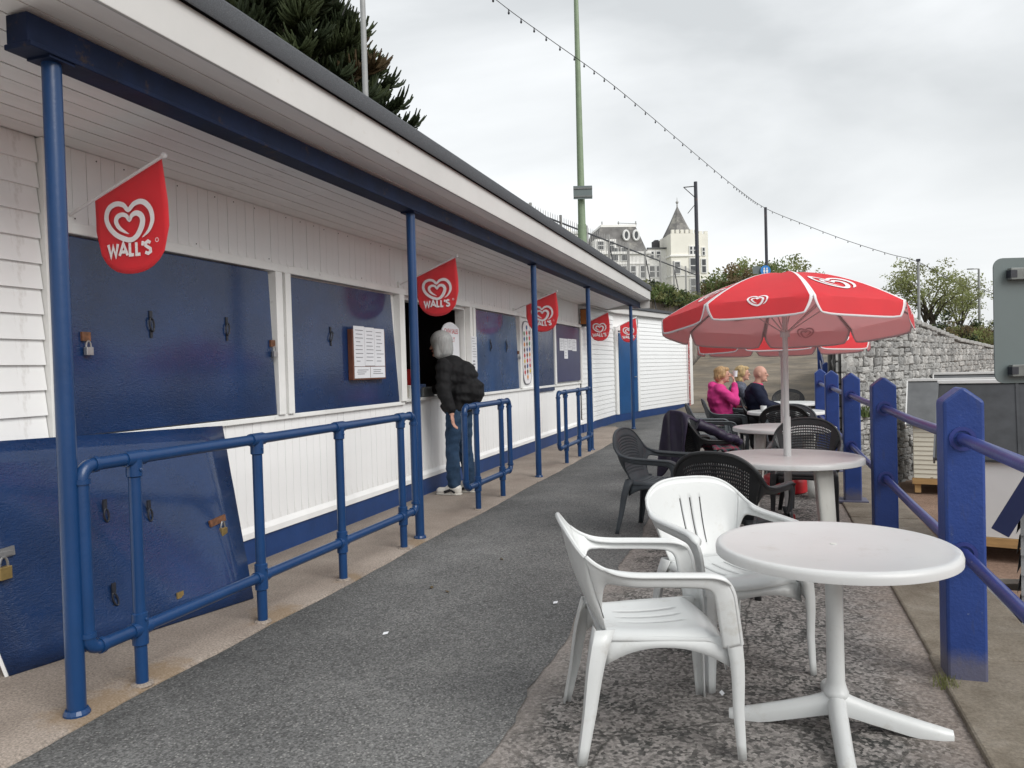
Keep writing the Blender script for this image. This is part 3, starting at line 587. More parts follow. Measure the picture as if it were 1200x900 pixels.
def word_strokes(wd, sw=.24):
    res = []; x = 0
    for ch in wd:
        st, adv = GLY[ch]
        for s in st: res.append(stroke2d([(x+a, b) for a, b in s], [sw]*len(s)))
        x += adv
    return [([((a-x/2), b) for a, b in L_], [((a-x/2), b) for a, b in R_]) for L_, R_ in res]
def strokes_mb(strokes, fn, sc, ox=0, oy=0):
    mb = MB()
    for k, (L_, R_) in enumerate(strokes):
        mb.grid([[fn(ox+a[0]*sc, oy+a[1]*sc, k*.0002) for a in (L_[i], R_[i])] for i in range(len(L_))])
    return mb

# ------------------------------------------------------------------ flags
def flag(y, tipx, dz, label, xb=KX, tilt=0):
    t = thing('wall_flag', label, 'flag', (xb, y, 2.29+dz), group='red flags on poles along the kiosk')
    a = V((xb, y, 2.30+dz)); tip = V((tipx, y, 2.56+dz)); d = (tip-a)
    mb = MB(); mb.tube([a, tip], .009, 8); mb.ell(tip, (.017, .017, .017), 8, 6); mb.build('pole', 'emblem_white', t, smooth=True)
    mb = MB(); mb.box(xb-.002, xb+.02, y-.025, y+.025, 2.24+dz, 2.34+dz); mb.tube([a+V((0, 0, -.01)), a+V((0, -.09, -.03))], .006, 6); mb.build('bracket', 'frame_white', t)
    p0 = a+d*.30; p1 = a+d*.975; wd = (p1.x-p0.x); cx = (p0.x+p1.x)/2+.015; zb = 1.96+dz; hw = wd/2+.012
    pts = []
    nU = 14; nV = 14; rows = []
    for j in range(nV+1):
        row = []
        for i in range(nU+1):
            u = i/nU; top = p0.lerp(p1, u); xx = cx+(u-.5)*2*hw
            s_ = min(1, abs(u-.5)*2); bot = zb+.24*(1-math.sqrt(max(0, 1-s_**2.3))); v_ = j/nV
            x_ = top.x+(xx-top.x)*min(1, v_*1.5); z_ = top.z+(bot-top.z)*v_
            row.append(V((x_, y+.010*math.sin(u*4+y)*v_, z_)))
        rows.append(row)
    mb = MB(); mb.grid(rows); mb.build('cloth', 'red_cloth', t, smooth=True, solid=.002, solid_off=1)
    fn = lambda u, v_, e: V((cx+u, y-.012-e+.010*math.sin(.5*4+y)*.5, v_))
    strokes_mb(heart_strokes(), fn, wd*.70, 0, 2.235+dz).build('heart_emblem', 'emblem_white', t)
    strokes_mb(word_strokes("WALL'S", .27), fn, .064, .0, 2.058+dz).build('lettering', 'emblem_white', t)
    strokes_mb([stroke2d([(.5*math.cos(q), .5*math.sin(q)) for q in [i*math.pi/6 for i in range(13)]], [.16]*13)], fn, .020, .178, 2.125+dz).build('trade_mark', 'emblem_white', t)
    return t
flag(3.27, -2.95, 0, 'red heart flag above the padlocked flaking shutter')
flag(7.29, -2.95, 0, 'red heart flag above the serving hatch')
flag(11.16, -2.92, -.02, 'red heart flag above the surfboard shaped lolly board')
flag(15.75, -3.03, -.04, 'red heart flag at the end of the notice board shutter')
flag(18.7, -2.93, -.0, 'red heart flag in front of the blue door', xb=-3.5)

# ================================================================== THINGS ON THE KIOSK
def fontmesh(txt, size, mat, fn, name, parent, bold=.0):
    cu = bpy.data.curves.new('t', 'FONT'); cu.body = txt; cu.size = size; cu.align_x = 'CENTER'; cu.offset = bold; cu.resolution_u = 3
    o = bpy.data.objects.new('t', cu); COL.objects.link(o); me = bpy.data.meshes.new_from_object(o.evaluated_get(bpy.context.evaluated_depsgraph_get()))
    bpy.data.objects.remove(o); r_ = parent
    while r_.parent: r_ = r_.parent
    for v_ in me.vertices: v_.co = fn(v_.co.x, v_.co.y)-r_.location
    me.materials.clear(); me.materials.append(MAT[mat]); me.name = name
    o = bpy.data.objects.new(name, me); COL.objects.link(o); o.parent = parent; return o
def ruled(parent, x, y0, y1, z0, z1, n, mat='text_grey', h=.006):
    mb = MB(); z = z1
    for i in range(n):
        z = z1-(z1-z0)*(i+.5)/n; a = y0+(y1-y0)*rnd.uniform(0, .15); b = y1-(y1-y0)*rnd.uniform(0, .45)
        mb.box(x, x+.0012, a, b, z-h/2, z+h/2)
    o = mb.build('print', mat, parent); o['kind'] = 'stuff'; return o
# framed menu on the second shutter
X = KX+.03
mn = thing('menu_board', 'brown framed menu with white papers on the blue shutter', 'menu', (X, 6.5, 1.33))
mb = MB(); mb.box(X, X+.05, 6.17, 6.80, 1.335, 1.80); mb.build('frame', 'wood_brown', mn, bevel=.003)
for a, b, c, d in ((6.19, 6.385, 1.46, 1.83), (6.39, 6.575, 1.465, 1.825), (6.58, 6.78, 1.462, 1.82), (6.19, 6.48, 1.35, 1.455), (6.49, 6.78, 1.35, 1.455)):
    mb = MB(); mb.box(X+.051, X+.054, a, b, c, d); pa = mb.build('paper', 'papers', mn); ruled(pa, X+.0545, a+.02, b-.02, c+.03, d-.02, 9 if d-c > .2 else 3)
# papers on the dark notice shutter
nb_ = thing('price_notice', 'cluster of pinned white price sheets on the dark shutter', 'notice', (X, 14.2, 1.6))
for i, (a, b, c, d) in enumerate(((13.80, 14.12, 1.71, 1.94), (14.13, 14.42, 1.56, 1.94), (14.43, 14.77, 1.73, 1.945), (14.78, 15.15, 1.715, 1.95))):
    mb = MB(); mb.box(X, X+.003, a, b-.01, c, d); pa = mb.build('paper', 'papers', nb_); ruled(pa, X+.0035, a+.03, b-.04, c+.03, d-.02, 6)
# notice beside the hatch
t = thing('side_notice', 'tall narrow price list on the white post beside the hatch', 'notice', (KX+.05, 9.38, 1.35)); mb = MB(); mb.box(KX+.051, KX+.055, 9.225, 9.415, 1.40, 1.83); pa = mb.build('sheet', 'papers', t); ruled(pa, KX+.056, 9.24, 9.40, 1.55, 1.82, 8); ruled(pa, KX+.056, 9.25, 9.39, 1.41, 1.53, 3, h=.018)
# hatch sign
HXs = KX-.1
sg = thing('hatch_sign', 'white round topped sign reading CASH SALES ONLY in the hatch', 'sign', (HXs, 8.95, 1.12))
pts = [(HXs, 8.62, 1.115), (HXs, 9.16, 1.115), (HXs, 9.16, 1.93)] + [(HXs, 8.62+.54*(1-i/8), 1.93+.07*math.sin(math.pi*i/8)) for i in range(1, 8)] + [(HXs, 8.62, 1.90)]
mb = MB(); mb.prism(pts, (.012, 0, 0)); mb.build('panel', 'papers', sg)
fn = lambda y0, z0: (lambda u, v_: V((HXs+.0135, y0+u, z0+v_)))
fontmesh('CASH SALES', .082, 'text_red', fn(8.90, 1.86), 'lettering', sg, .001); fontmesh('ONLY', .09, 'text_red', fn(8.89, 1.755), 'lettering', sg, .001)
# lolly board shaped like a surfboard
t = thing('lolly_board', 'surfboard shaped board covered with small lolly pictures', 'board', (KX+.0, 11.77, 1.1))
pts = []
for i in range(36):
    a = 2*math.pi*i/36; w_ = .25*math.copysign(abs(math.cos(a))**.55, math.cos(a)); h_ = .50*math.copysign(abs(math.sin(a))**.8, math.sin(a)); pts.append((KX+.002, 11.77+w_, 1.645+h_))
mb = MB(); mb.prism(pts, (.018, 0, 0)); mb.build('board', 'emblem_white', t)
mb = MB(); mb.tube([(KX+.012, y, z) for _, y, z in pts+[pts[0]]], .012, 6, cap=False); mb.build('rim', 'text_grey', t)
gm = ['goods_red', 'goods_orange', 'goods_blue', 'goods_yellow', 'goods_green', 'goods_pink', 'goods_brown', 'goods_blue']
for r_ in range(10):
    for c in range(3):
        y = 11.77+(c-1)*.14; z = 2.04-.088*r_+.01*c
        if abs(c-1) and (r_ in (0, 9)): continue
        mb = MB(); mb.prism([(KX+.021, y+.036*math.cos(q)*(1.1 if abs(math.sin(q)) < .9 else 1), z+.036*math.sin(q)) for q in [i*math.pi/4+.4 for i in range(8)]], (.003, 0, 0)); mb.build('picture', gm[(r_*3+c*5+rnd.randrange(3)) % 8], t)
        mb = MB(); mb.box(KX+.021, KX+.024, y-.03, y+.03, z-.047, z-.04); mb.build('price_tag', 'text_grey', t)
# orange box at the end of the wall
t = thing('wall_box', 'orange sided box fixed high on the wall by the notice shutter', 'box', (KX, 15.7, 2.25))
mb = MB(); mb.box(KX+.01, KX+.16, 15.62, 15.92, 2.24, 2.60); mb.build('casing', 'iron_dark', t, bevel=.01)
mb = MB(); mb.box(KX+.025, KX+.15, 15.607, 15.622, 2.28, 2.58); mb.build('side_panel', 'orange_box', t, bevel=.004)
mb = MB(); mb.box(KX-.005, KX+.011, 15.65, 15.9, 2.36, 2.5); mb.build('bracket', 'frame_white', t)
# goods on the counter
def goods(name, label, cat, mb, mat, smooth=False, sub=None):
    o = tag(mb.build(name, mat, smooth=smooth, bevel=0 if smooth else .004), label, cat, 'goods on the hatch counter'); return o
Z = 1.111
goods('tub', 'white plastic tub on the hatch counter', 'tub', MB().lathe([(.055, 0), (.068, .13), (.072, .135), (.066, .135), (.05, .02)], (-3.66, 7.62, Z), 16), 'white_plastic', True)
goods('packet', 'orange packet standing behind the white tub', 'packet', MB().box(-3.86, -3.80, 7.55, 7.70, Z, Z+.17).box(-3.855, -3.805, 7.56, 7.69, Z+.17, Z+.19), 'goods_orange')
goods('packet', 'yellow packet leaning on the hatch side', 'packet', MB().prism([(-3.80, 7.42, Z), (-3.80, 7.53, Z), (-3.87, 7.53, Z+.16), (-3.87, 7.42, Z+.16)], (.03, 0, .01)), 'goods_yellow')
goods('napkin_box', 'red box standing on the counter by the customer', 'box', MB().box(-3.93, -3.82, 8.02, 8.18, Z, Z+.30).box(-3.915, -3.835, 8.04, 8.16, Z+.3, Z+.315), 'goods_red')
goods('sweet_tray', 'blue tray of wrapped sweets on the counter', 'tray', MB().box(-3.80, -3.64, 7.74, 8.02, Z, Z+.07).box(-3.79, -3.65, 7.76, 7.86, Z+.07, Z+.12).box(-3.79, -3.66, 7.88, 8.0, Z+.07, Z+.14), 'goods_blue')
goods('sauce_rack', 'grey slatted rack at the front of the counter', 'rack', MB().box(-3.63, -3.60, 7.80, 8.10, Z, Z+.10).box(-3.628, -3.605, 7.82, 8.08, Z+.1, Z+.11), 'bracket')
goods('cup_stack', 'pale green cups stacked beside the sweet tray', 'cups', MB().lathe([(.032, 0), (.04, .1), (.043, .105), (.042, .2), (.045, .21), (.02, .21)], (-3.9, 7.86, Z), 12), 'goods_green', True)

# ================================================================== BLUE POST FENCE
fence_y = [1.55, 3.75, 5.95, 8.15, 10.3, 12.45]
bf = thing('post_fence', 'blue square post and pipe fence along the terrace edge', 'fence', (.83, 6, 0))
def fpost(x, y, z, h=1.27, w_=.155, rz=0):
    mb = MB(); hw = w_/2
    c_, s_ = math.cos(rz), math.sin(rz)
    def q(a, b, zz): return (x+a*c_-b*s_, y+a*s_+b*c_, z+zz)
    pts = [q(-hw,-hw,-.05), q(hw,-hw,-.05), q(hw,hw,-.05), q(-hw,hw,-.05), q(-hw,-hw,h-.062), q(hw,-hw,h-.062), q(hw,hw,h-.062), q(-hw,hw,h-.062), q(0,-hw,h), q(0,hw,h)]
    mb.add(pts, [(0,3,2,1),(0,1,5,8,4),(2,3,7,9,6),(1,2,6,5),(3,0,4,7),(4,8,9,7),(5,6,9,8)]); p = mb.build('post', 'post_blue', bf, bevel=.012)
    return p
for i, y in enumerate(fence_y):
    p = fpost(.79+.008*(i % 2), y, 0)
    if i in (3, 4):
        mb = MB(); mb.box(.66, .93, y-.12, y+.12, .012, .03); mb.build('base_plate', 'post_blue', p, bevel=.003)
    for zz in (1.05, .56):
        mb = MB(); mb.lathe([(.036, -.006), (.052, -.006), (.052, .004), (.036, .004)], (0, 0, 0), 14, cap=False)
        mb.v = [(.79+a, y-.079-.003+cz*.5, zz+b) for a, b, cz in mb.v]; mb.build('socket', 'rail_blue', p)
for i in range(len(fence_y)-1):
    for zz in (1.05, .56):
        mb = MB(); a, b = fence_y[i], fence_y[i+1]; mb.tube([(.79, a+.07, zz), (.792, (a+b)/2, zz-.008), (.79, b-.07, zz)], .025, 12); mb.build('rail', 'rail_blue', bf, smooth=True)
LP_ = [(1.42, 20.0, .0), (2.12, 33.0, .83), (2.6, 41, 1.45)]
bf2 = bf; bf = thing('lane_fence', 'distant blue posts climbing beside the lane', 'fence', (1.8, 26, 0))
for x, y, z in LP_: fpost(x, y, z, 1.35, .17)
for zz in (1.05, .56):
    for (x0, y0, z0), (x1, y1, z1) in zip([(.95, 13.0, .0)]+LP_[:-1], LP_):
        mb = MB(); mb.tube([(x0, y0, z0+zz), (x1, y1, z1+zz)], .027, 8); mb.build('rail', 'rail_blue', bf, smooth=True)

# ================================================================== CHAIRS
ST = [((-.335,0,.82),(-.205,0,.435)), ((-.333,.08,.818),(-.205,.06,.435)), ((-.325,.15,.808),(-.205,.12,.435)), ((-.31,.205,.785),(-.20,.165,.437)), ((-.287,.245,.752),(-.195,.185,.455)),
      ((-.258,.266,.722),(-.212,.205,.53)), ((-.22,.277,.697),(-.205,.243,.628)), ((-.17,.284,.678),(-.155,.270,.636)), ((-.10,.288,.668),(-.10,.282,.630)), ((0,.289,.664),(0,.285,.626)), ((.10,.288,.66),(.095,.285,.621)),
      ((.17,.286,.655),(.145,.282,.613)), ((.215,.284,.637),(.170,.279,.592)), ((.24,.281,.597),(.180,.275,.548)), ((.252,.276,.535),(.190,.268,.485)), ((.268,.272,.41),(.205,.262,.395))]
SD = [((-.345,0,.86),(-.205,0,.42)), ((-.343,.08,.855),(-.205,.06,.42)), ((-.336,.15,.838),(-.205,.12,.42)), ((-.322,.215,.80),(-.20,.165,.425)), ((-.300,.262,.745),(-.195,.188,.45)),
      ((-.275,.282,.695),(-.222,.215,.53)), ((-.235,.288,.662),(-.215,.255,.605)), ((-.17,.291,.645),(-.155,.278,.605)), ((-.10,.292,.638),(-.10,.285,.600)), ((0,.292,.634),(0,.287,.597)), ((.10,.291,.632),(.10,.287,.594)),
      ((.18,.289,.629),(.155,.284,.588)), ((.225,.287,.612),(.178,.281,.570)), ((.245,.284,.58),(.188,.277,.535)), ((.252,.279,.53),(.19,.268,.485)), ((.258,.273,.455),(.182,.257,.425))]
def station(S, t):
    sg_ = -1 if t < 0 else 1; t = abs(t); i = min(int(t), len(S)-2); f = t-i
    def cr_(k):
        g = lambda j: V(S[j][k]) if 0 <= j < len(S) else (V((S[-j][k][0], -S[-j][k][1], S[-j][k][2])) if j < 0 else V(S[-1][k]))
        p0, p1, p2, p3 = g(i-1), g(i), g(i+1), g(i+2)
        return .5*((2*p1)+(p2-p0)*f+(2*p0-5*p1+4*p2-p3)*f*f+(3*p1-p0-3*p2+p3)*f**3)
    a, b = cr_(0), cr_(1); return V((a.x, a.y*sg_, a.z)), V((b.x, b.y*sg_, b.z))
def shell(S, ts, vs, skip=None, bulge=.012):
    rows = []
    for v_ in vs:
        row = []
        for t in ts:
            a, b = station(S, t); p = a.lerp(b, v_)
            if abs(t) < 4.5: p = p+V((-bulge*2.0*math.sin(math.pi*min(1, v_*1.05))*(.35+.65*v_), 0, 0))
            else: p = p+V((0, math.copysign(bulge*.4*math.sin(math.pi*v_), t), 0))
            row.append(p)
        rows.append(row)
    mb = MB(); mb.grid(rows, skip=skip); return mb
def make_chair(kind, label, group):
    white = kind == 'white'; S = ST if white else SD; mat = {'white': 'white_plastic', 'black': 'black_plastic', 'grey': 'grey_plastic'}[kind]
    t = thing({'white': 'plastic_chair', 'black': 'rattan_chair', 'grey': 'rattan_chair'}[kind], label, 'chair', group=group)
    sl_ = [0, .75, -.75] if white else []
    if white:
        ts = sorted(set([round(-4.6+.2*i, 3) for i in range(47)]) | {s+e for s in sl_ for e in (-.055, .055)})
        ts = [x for x in ts if not any(abs(x-s) < .05 for s in sl_)]
        vs = [i/16 for i in range(17)]
        sk = lambda i, j: any(abs((ts[j]+ts[j+1])/2-s) < .05 for s in sl_) and 4 <= i < 13
    else:
        ts = [-4.6+.1*i for i in range(93)]; vs = [i/36 for i in range(37)]
        sk = lambda i, j: abs((ts[j]+ts[j+1])/2) < 3.1 and 5 <= i < 31 and (i % 2 == 1) and (j % 2 == 1)
    shell(S, ts, vs, sk).build('backrest', mat, t, smooth=True, ang=60, solid=.007 if white else .008, solid_off=0)
    rt = MB(); rt.tube([station(S, x)[0]+V((-.004, 0, 0)) for x in [-4.6+.2*i for i in range(47)]], .009 if white else .013, 8); rt.build('top_rim', mat, t, smooth=True)
    for s in (1, -1):
        ts2 = [s*(4.6+.16*i) for i in range(65)]; ts2 = [x for x in ts2 if abs(x) <= 15]+[s*15]
        shell(S, ts2, [i/6 for i in range(7)]).build('arm', mat, t, smooth=True, ang=60, solid=.010, solid_off=0)
        arm = t.children[-1]
        mb = MB(); mb.tube([station(S, x)[0] for x in ts2], .0085 if white else .012, 8); mb.build('arm_rim', mat, arm, smooth=True)
        if not white or True:
            # flat top of the arm
            rows = []
            for x in ts2:
                if not 6 < abs(x) < 12.5: continue
                a = station(S, x)[0]; tp_ = min(1, (abs(x)-6)/1.6, (12.5-abs(x))/.8); tp_ = max(.05, tp_*(2-tp_)); rows.append([a+V((0, s*.020*tp_, -.004)), a+V((0, s*.006*tp_, .005*tp_)), a+V((0, -s*.012*tp_, .005*tp_)), a+V((0, -s*.026*tp_, -.006))])
            mb = MB(); mb.grid(rows); mb.build('arm_pad', mat, arm, smooth=True, solid=.006)
    # seat
    xs = [-.225+.46*i/22 for i in range(23)]; vv = sorted(set([-1+.1*i for i in range(21)]) | ({-.34, -.30, -.02, .02, .30, .34} if white else set()))
    if white: vv = [v_ for v_ in vv if v_ not in (0.0,) and abs(abs(v_)-.3) > 1e-6 or abs(v_) in (.30, .34)]
    rows = []
    for i, x in enumerate(xs):
        hw = .185+.06*(i/22)**.8; row = []
        for v_ in vv:
            z = .438-.016*(1-v_*v_)*math.sin(math.pi*min(1, i/19)) - .045*max(0, abs(v_)-.86)/.14*.6
            fr = max(0, (i-18)/4); z -= .038*fr*fr; row.append(V((x-.025*fr*v_*v_, hw*v_, z)))
        rows.append(row)
    def sks(i, j):
        if not white: return abs((vv[j]+vv[j+1])/2) < .72 and 3 <= i < 17 and i % 2 == 0 and j % 2 == 0
        c = abs((vv[j]+vv[j+1])/2); return (c < .019 or .301 < c < .339) and 5 <= i < 16
    mb = MB(); mb.grid(rows, skip=sks); mb.build('seat', mat, t, smooth=True, ang=60, solid=.008, solid_off=-1)
    for s in (1, -1):    # apron under the seat
        rows = []
        for i in range(15):
            f = i/14; x = -.215+.455*f; y = s*(.188+.062*f); d = .035+.075*abs(2*f-1)**2.2
            rows.append([V((x, y-s*.006, .428)), V((x, y+s*.006, .428-d*.5)), V((x, y+s*.012, .428-d))])
        mb = MB(); mb.grid(rows); mb.build('apron', mat, t, smooth=True, solid=.007)
    rows = []
    for i in range(11):
        f = i/10*2-1; d = .03+.06*abs(f)**2.5; rows.append([V((.236-.02*f*f, .245*f, .402)), V((.243-.02*f*f, .246*f, .402-d))])
    mb = MB(); mb.grid(rows); mb.build('apron', mat, t, smooth=True, solid=.007)
    # legs: open channels
    def leg(top, foot, a, b, w0, w1):
        top, foot = V(top), V(foot); a, b = V(a), V(b); rows = []
        for i in range(9):
            f = i/8; p = top.lerp(foot, f)+(a+b)*(-.010*math.sin(math.pi*min(1, f*1.6))*(1-f)); w_ = w0+(w1-w0)*min(1, f**.7)
            rows.append([p+a*w_, p+a*w_*.5-b*.003, p+a*w_*.12-b*.001, p, p+b*w_*.12-a*.001, p+b*w_*.5-a*.003, p+b*w_])
        mb = MB(); mb.grid(rows); mb.build('leg', mat, t, smooth=True, solid=.007, solid_off=0)
    for s in (1, -1):
        leg((.264, s*.264, .46), (.275, s*.272, 0), (-1,0,0), (0,-s,0), .060, .028)
        leg((-.235, s*.205, .455), (-.315, s*.262, 0), (1,-s*.10,0), (0,-s,0), .070, .028)
    return t
def put(o, x, y, a, label=None):
    o.location = (x, y, .0); o.rotation_euler = (0, 0, R(a))
    if label: o['label'] = label
    return o
cw = make_chair('white', 'white plastic armchair turned side on beside the pedestal table', 'white plastic armchairs at the pedestal table')
put(cw, -.44, 2.95, 20)
put(copy_tree(cw), -.19, 3.70, -54, 'white plastic armchair tucked against the pedestal table rim')
cb = make_chair('black', 'black woven plastic armchair drawn up behind the white chair', 'dark woven armchairs on the terrace')
put(cb, -.19, 5.07, 70)
cg = make_chair('grey', 'faded grey woven armchair with worn reddish rim beside the path', 'dark woven armchairs on the terrace')
put(cg, -.83, 6.45, -14)
put(copy_tree(cb), -.58, 8.05, 38, 'black woven armchair draped with the purple jacket')
put(copy_tree(cb), .33, 7.28, -96, 'black woven armchair facing the parasol table beside the fence')
put(copy_tree(cg), .30, 9.75, -92, 'grey woven armchair behind the second parasol table')
put(copy_tree(cb), .23, 10.3, 88, 'black woven armchair with its back to the second parasol table')
put(copy_tree(cg), -.66, 10.55, 12, 'empty grey woven armchair in front of the pink fleece')
put(copy_tree(cg), -.55, 11.9, 10, 'dark armchair under the person in the pink fleece')
put(copy_tree(cg), -.30, 13.2, 5, 'armchair under the person in the grey cardigan')
put(copy_tree(cb), .0, 12.0, 0, 'armchair under the bald person in navy')
put(copy_tree(cb), .75, 13.3, 185, 'black armchair at the farthest table by the fence')
put(copy_tree(cb), .42, 15.2, -90, 'black armchair standing alone past the farthest table')

# ================================================================== TABLES
pt = thing('pedestal_table', 'round white plastic table on a splayed pedestal foot', 'table', (.235, 3.13, 0))
C0 = (.235, 3.13, 0)
mb = MB(); mb.lathe([(.0005, .701), (.385, .699), (.40, .703), (.418, .704), (.428, .698), (.432, .686), (.431, .664), (.424, .662), (.422, .682), (.40, .687), (.0005, .685)], C0, 72, cap=False); mb.build('top', 'table_top', pt, smooth=True, ang=50)
mb = MB(); mb.lathe([(.012, .7015), (.012, .7035), (.0005, .7035)], C0, 12, cap=False); mb.build('parasol_plug', 'white_plastic_old', pt)
mb = MB(); mb.lathe([(.055, .685), (.052, .66), (.033, .63), (.031, .45), (.033, .18), (.042, .145), (.046, .14), (.046, .128), (.04, .118), (.032, .10)], C0, 24); mb.build('column', 'white_plastic', pt, smooth=True)
for a in (0, 90, 180, 270):
    th = R(a+178-90+3); d = V((math.cos(th), math.sin(th), 0)); s_ = V((-d.y, d.x, 0)); rows = []
    for f in [i/10 for i in range(11)]:
        r_ = .02+.375*f; zt = .145-.112*f**.75; hw = .033-.005*f if f < .9 else .0285-.010*(f-.9)/.1; zb = max(0.0, .06-.09*f) if f < .95 else .0
        c = V(C0)+d*r_
        rows.append([c-s_*hw*.96+V((0,0,zb)), c-s_*hw+V((0,0,zb+(zt-zb)*.55)), c-s_*hw*.62+V((0,0,zt-.006)), c+V((0,0,zt)), c+s_*hw*.62+V((0,0,zt-.006)), c+s_*hw+V((0,0,zb+(zt-zb)*.55)), c+s_*hw*.96+V((0,0,zb))])
    mb = MB(); mb.grid(rows, closed=True); k = len(mb.v); mb.f += [tuple(range(7)), tuple(range(k-7, k))]; mb.mi += [0, 0]; mb.build('foot', 'white_plastic', pt, smooth=True, ang=60)
def slab_table(x, y, rz, label, r_=.525):
    t = thing('slab_leg_table', label, 'table', (x, y, 0), group='round white tables with broad legs')
    mb = MB(); mb.lathe([(.0005, .702), (r_-.035, .702), (r_-.008, .699), (r_, .690), (r_, .662), (r_-.01, .657), (r_-.02, .66), (.0005, .66)], (x, y, 0), 56, cap=False); mb.build('top', 'table_top', t, smooth=True, ang=50)
    for k in range(4):
        a = rz+k*math.pi/2; d = V((math.cos(a), math.sin(a), 0)); s_ = V((-d.y, d.x, 0)); rows = []
        for f in [i/6 for i in range(7)]:
            c = V((x, y, .66*(1-f)))+d*(.36+.05*f); w_ = .085-.018*f
            rows.append([c+s_*w_*math.sin(q)-d*.045*(1-math.cos(q)) for q in [R(-70+20*i) for i in range(8)]])
        mb = MB(); mb.grid(rows); mb.build('leg', 'white_plastic_old', t, smooth=True, solid=.012, solid_off=0)
    return t
slab_table(.15, 5.98, R(-46), 'round white table with broad legs under the front parasol')
slab_table(.185, 8.68, R(-46), 'round white table with broad legs at the red parasol base')
slab_table(.28, 11.4, R(-20), 'round white table in front of the seated people')
slab_table(.42, 13.75, R(-20), 'farthest round white table by the blue fence')

# ================================================================== PARASOLS
def parasol(x, y, zr, tilt_dir, tilt, rz, rad, label, zbase, hub_h=.33, base=True, pole_top=None):
    t = thing('parasol', label, 'parasol', (x, y, 0), group='red and white parasols')
    ax = V((math.cos(tilt_dir), math.sin(tilt_dir), 0)); tilt_ax = V((-ax.y, ax.x, 0)); Rm = Matrix.Rotation(tilt, 3, tilt_ax); C = V((x, y, zr))
    def dome(p, q, i):      # p radial 0..1, q across 0..1
        a0 = rz+i*math.pi/4; a1 = a0+math.pi/4; c0 = V((math.cos(a0), math.sin(a0), 0)); c1 = V((math.cos(a1), math.sin(a1), 0))
        if p <= 1:
            d = c0.lerp(c1, q)*rad*p; d.z = hub_h*(1-p**1.75)-.018*math.sin(math.pi*q)*math.sin(math.pi*p)
        else:
            h = (p-1)/.16; lo = .075*h**1.6; d = c0.lerp(c1, lo+(1-2*lo)*q)*rad*(1+.015*h); d.z = -.125*h*(1-.12*(2*abs(q-.5))**6)-.0
        return C+Rm @ d
    ps = [.02, .1, .2, .3, .4, .5, .6, .7, .8, .88, .94, 1, 1.03, 1.06, 1.09, 1.115, 1.142, 1.16]
    qs = [0, .030, .12, .22, .34, .5, .66, .78, .88, .970, 1]
    for i in range(8):
        mb = MB(); mb.grid([[dome(p, q, i) for q in qs] for p in ps], mi=lambda a, b: 1 if (b in (0, 9) or a >= 16) else 0)
        pn = mb.build('panel', ['inner_lining', 'inner_trim', 'red_cloth', 'emblem_white'], t, smooth=True, ang=50, solid=.003, solid_off=1, matoff=2)
        big = i % 2 == BIGP
        a0 = rz+(i+.5)*math.pi/4; nn_ = Rm @ V((math.cos(a0), math.sin(a0), .45)).normalized(); 
        def onp(pc, w_, h_, e):
            return lambda u, v_, k: dome(pc-v_*h_, .5+u*w_*(1/max(.3, min(1, pc-v_*h_))), i)+nn_*(e+k)
        if big: s1 = strokes_mb(heart_strokes(), onp(.68, .42, .42, .006), 1); s2 = strokes_mb(heart_strokes(), onp(.68, .42, .42, -.009), 1)
        else: s1 = strokes_mb(heart_strokes(), onp(1.0, .19, .17, .005), 1); s2 = strokes_mb(heart_strokes(), onp(1.0, .19, .17, -.008), 1)
        s1.build('heart_emblem', 'emblem_white', pn); s2.build('heart_show_through', 'inner_emblem', pn)
        a_ = [dome(p, 0, i)+Rm @ V((0, 0, -.012)) for p in ps[:12]]; mb = MB(); mb.tube(a_, .006, 6); mb.build('rib', 'inner_trim', t, smooth=True)
        b_ = [C+Rm @ V((0, 0, -.12)), dome(.55, 0, i)+Rm @ V((0, 0, -.012))]; mb = MB(); mb.tube(b_, .005, 6); mb.build('strut', 'inner_trim', t)
    top = C+Rm @ V((0, 0, hub_h))
    mb = MB(); mb.lathe([(.03, -.025), (.03, -.004), (.02, .004), (.008, .008)], top, 12); mb.build('cap', 'emblem_white', t, smooth=True)
    mb = MB(); mb.tube([top+V((0, 0, -.02)), C+V((0, 0, -.05)), (x, y, .75)], .019, 12); mb.build('upper_pole', 'white_plastic', t, smooth=True)
    mb = MB(); mb.tube([(x, y, .98), (x, y, .99), (x, y, zbase)], [.019, .027, .027], 12); mb.build('lower_pole', 'white_plastic', t, smooth=True)
    mb = MB(); mb.lathe([(.035, -.14), (.035, -.09), (.02, -.09)], C, 12); mb.build('runner', 'white_plastic', t, smooth=True)
    if base:
        mb = MB(); mb.lathe([(.20, .0), (.225, .015), (.232, .12), (.222, .165), (.18, .19), (.05, .205), (.045, .27), (.032, .27)], (x, y, .0), 32); mb.build('base', 'red_plastic', t, smooth=True, ang=50)
    return t
BIGP = 0
def cam_az(x, y): return math.atan2(-y, -x)      # direction from the thing towards the camera
# one rib corner points 11 degrees right of the camera direction
a1_ = cam_az(.15, 5.98)
parasol(.15, 5.98, 1.715, a1_+math.pi, R(6.0), a1_+R(11), .885, 'red and white parasol over the table by the fence post', .02)
BIGP = 1
a2_ = cam_az(.185, 8.68)
parasol(.185, 8.68, 1.60, a2_+math.pi, R(1.5), a2_+R(20), .90, 'second red and white parasol half hidden behind the first', .1)

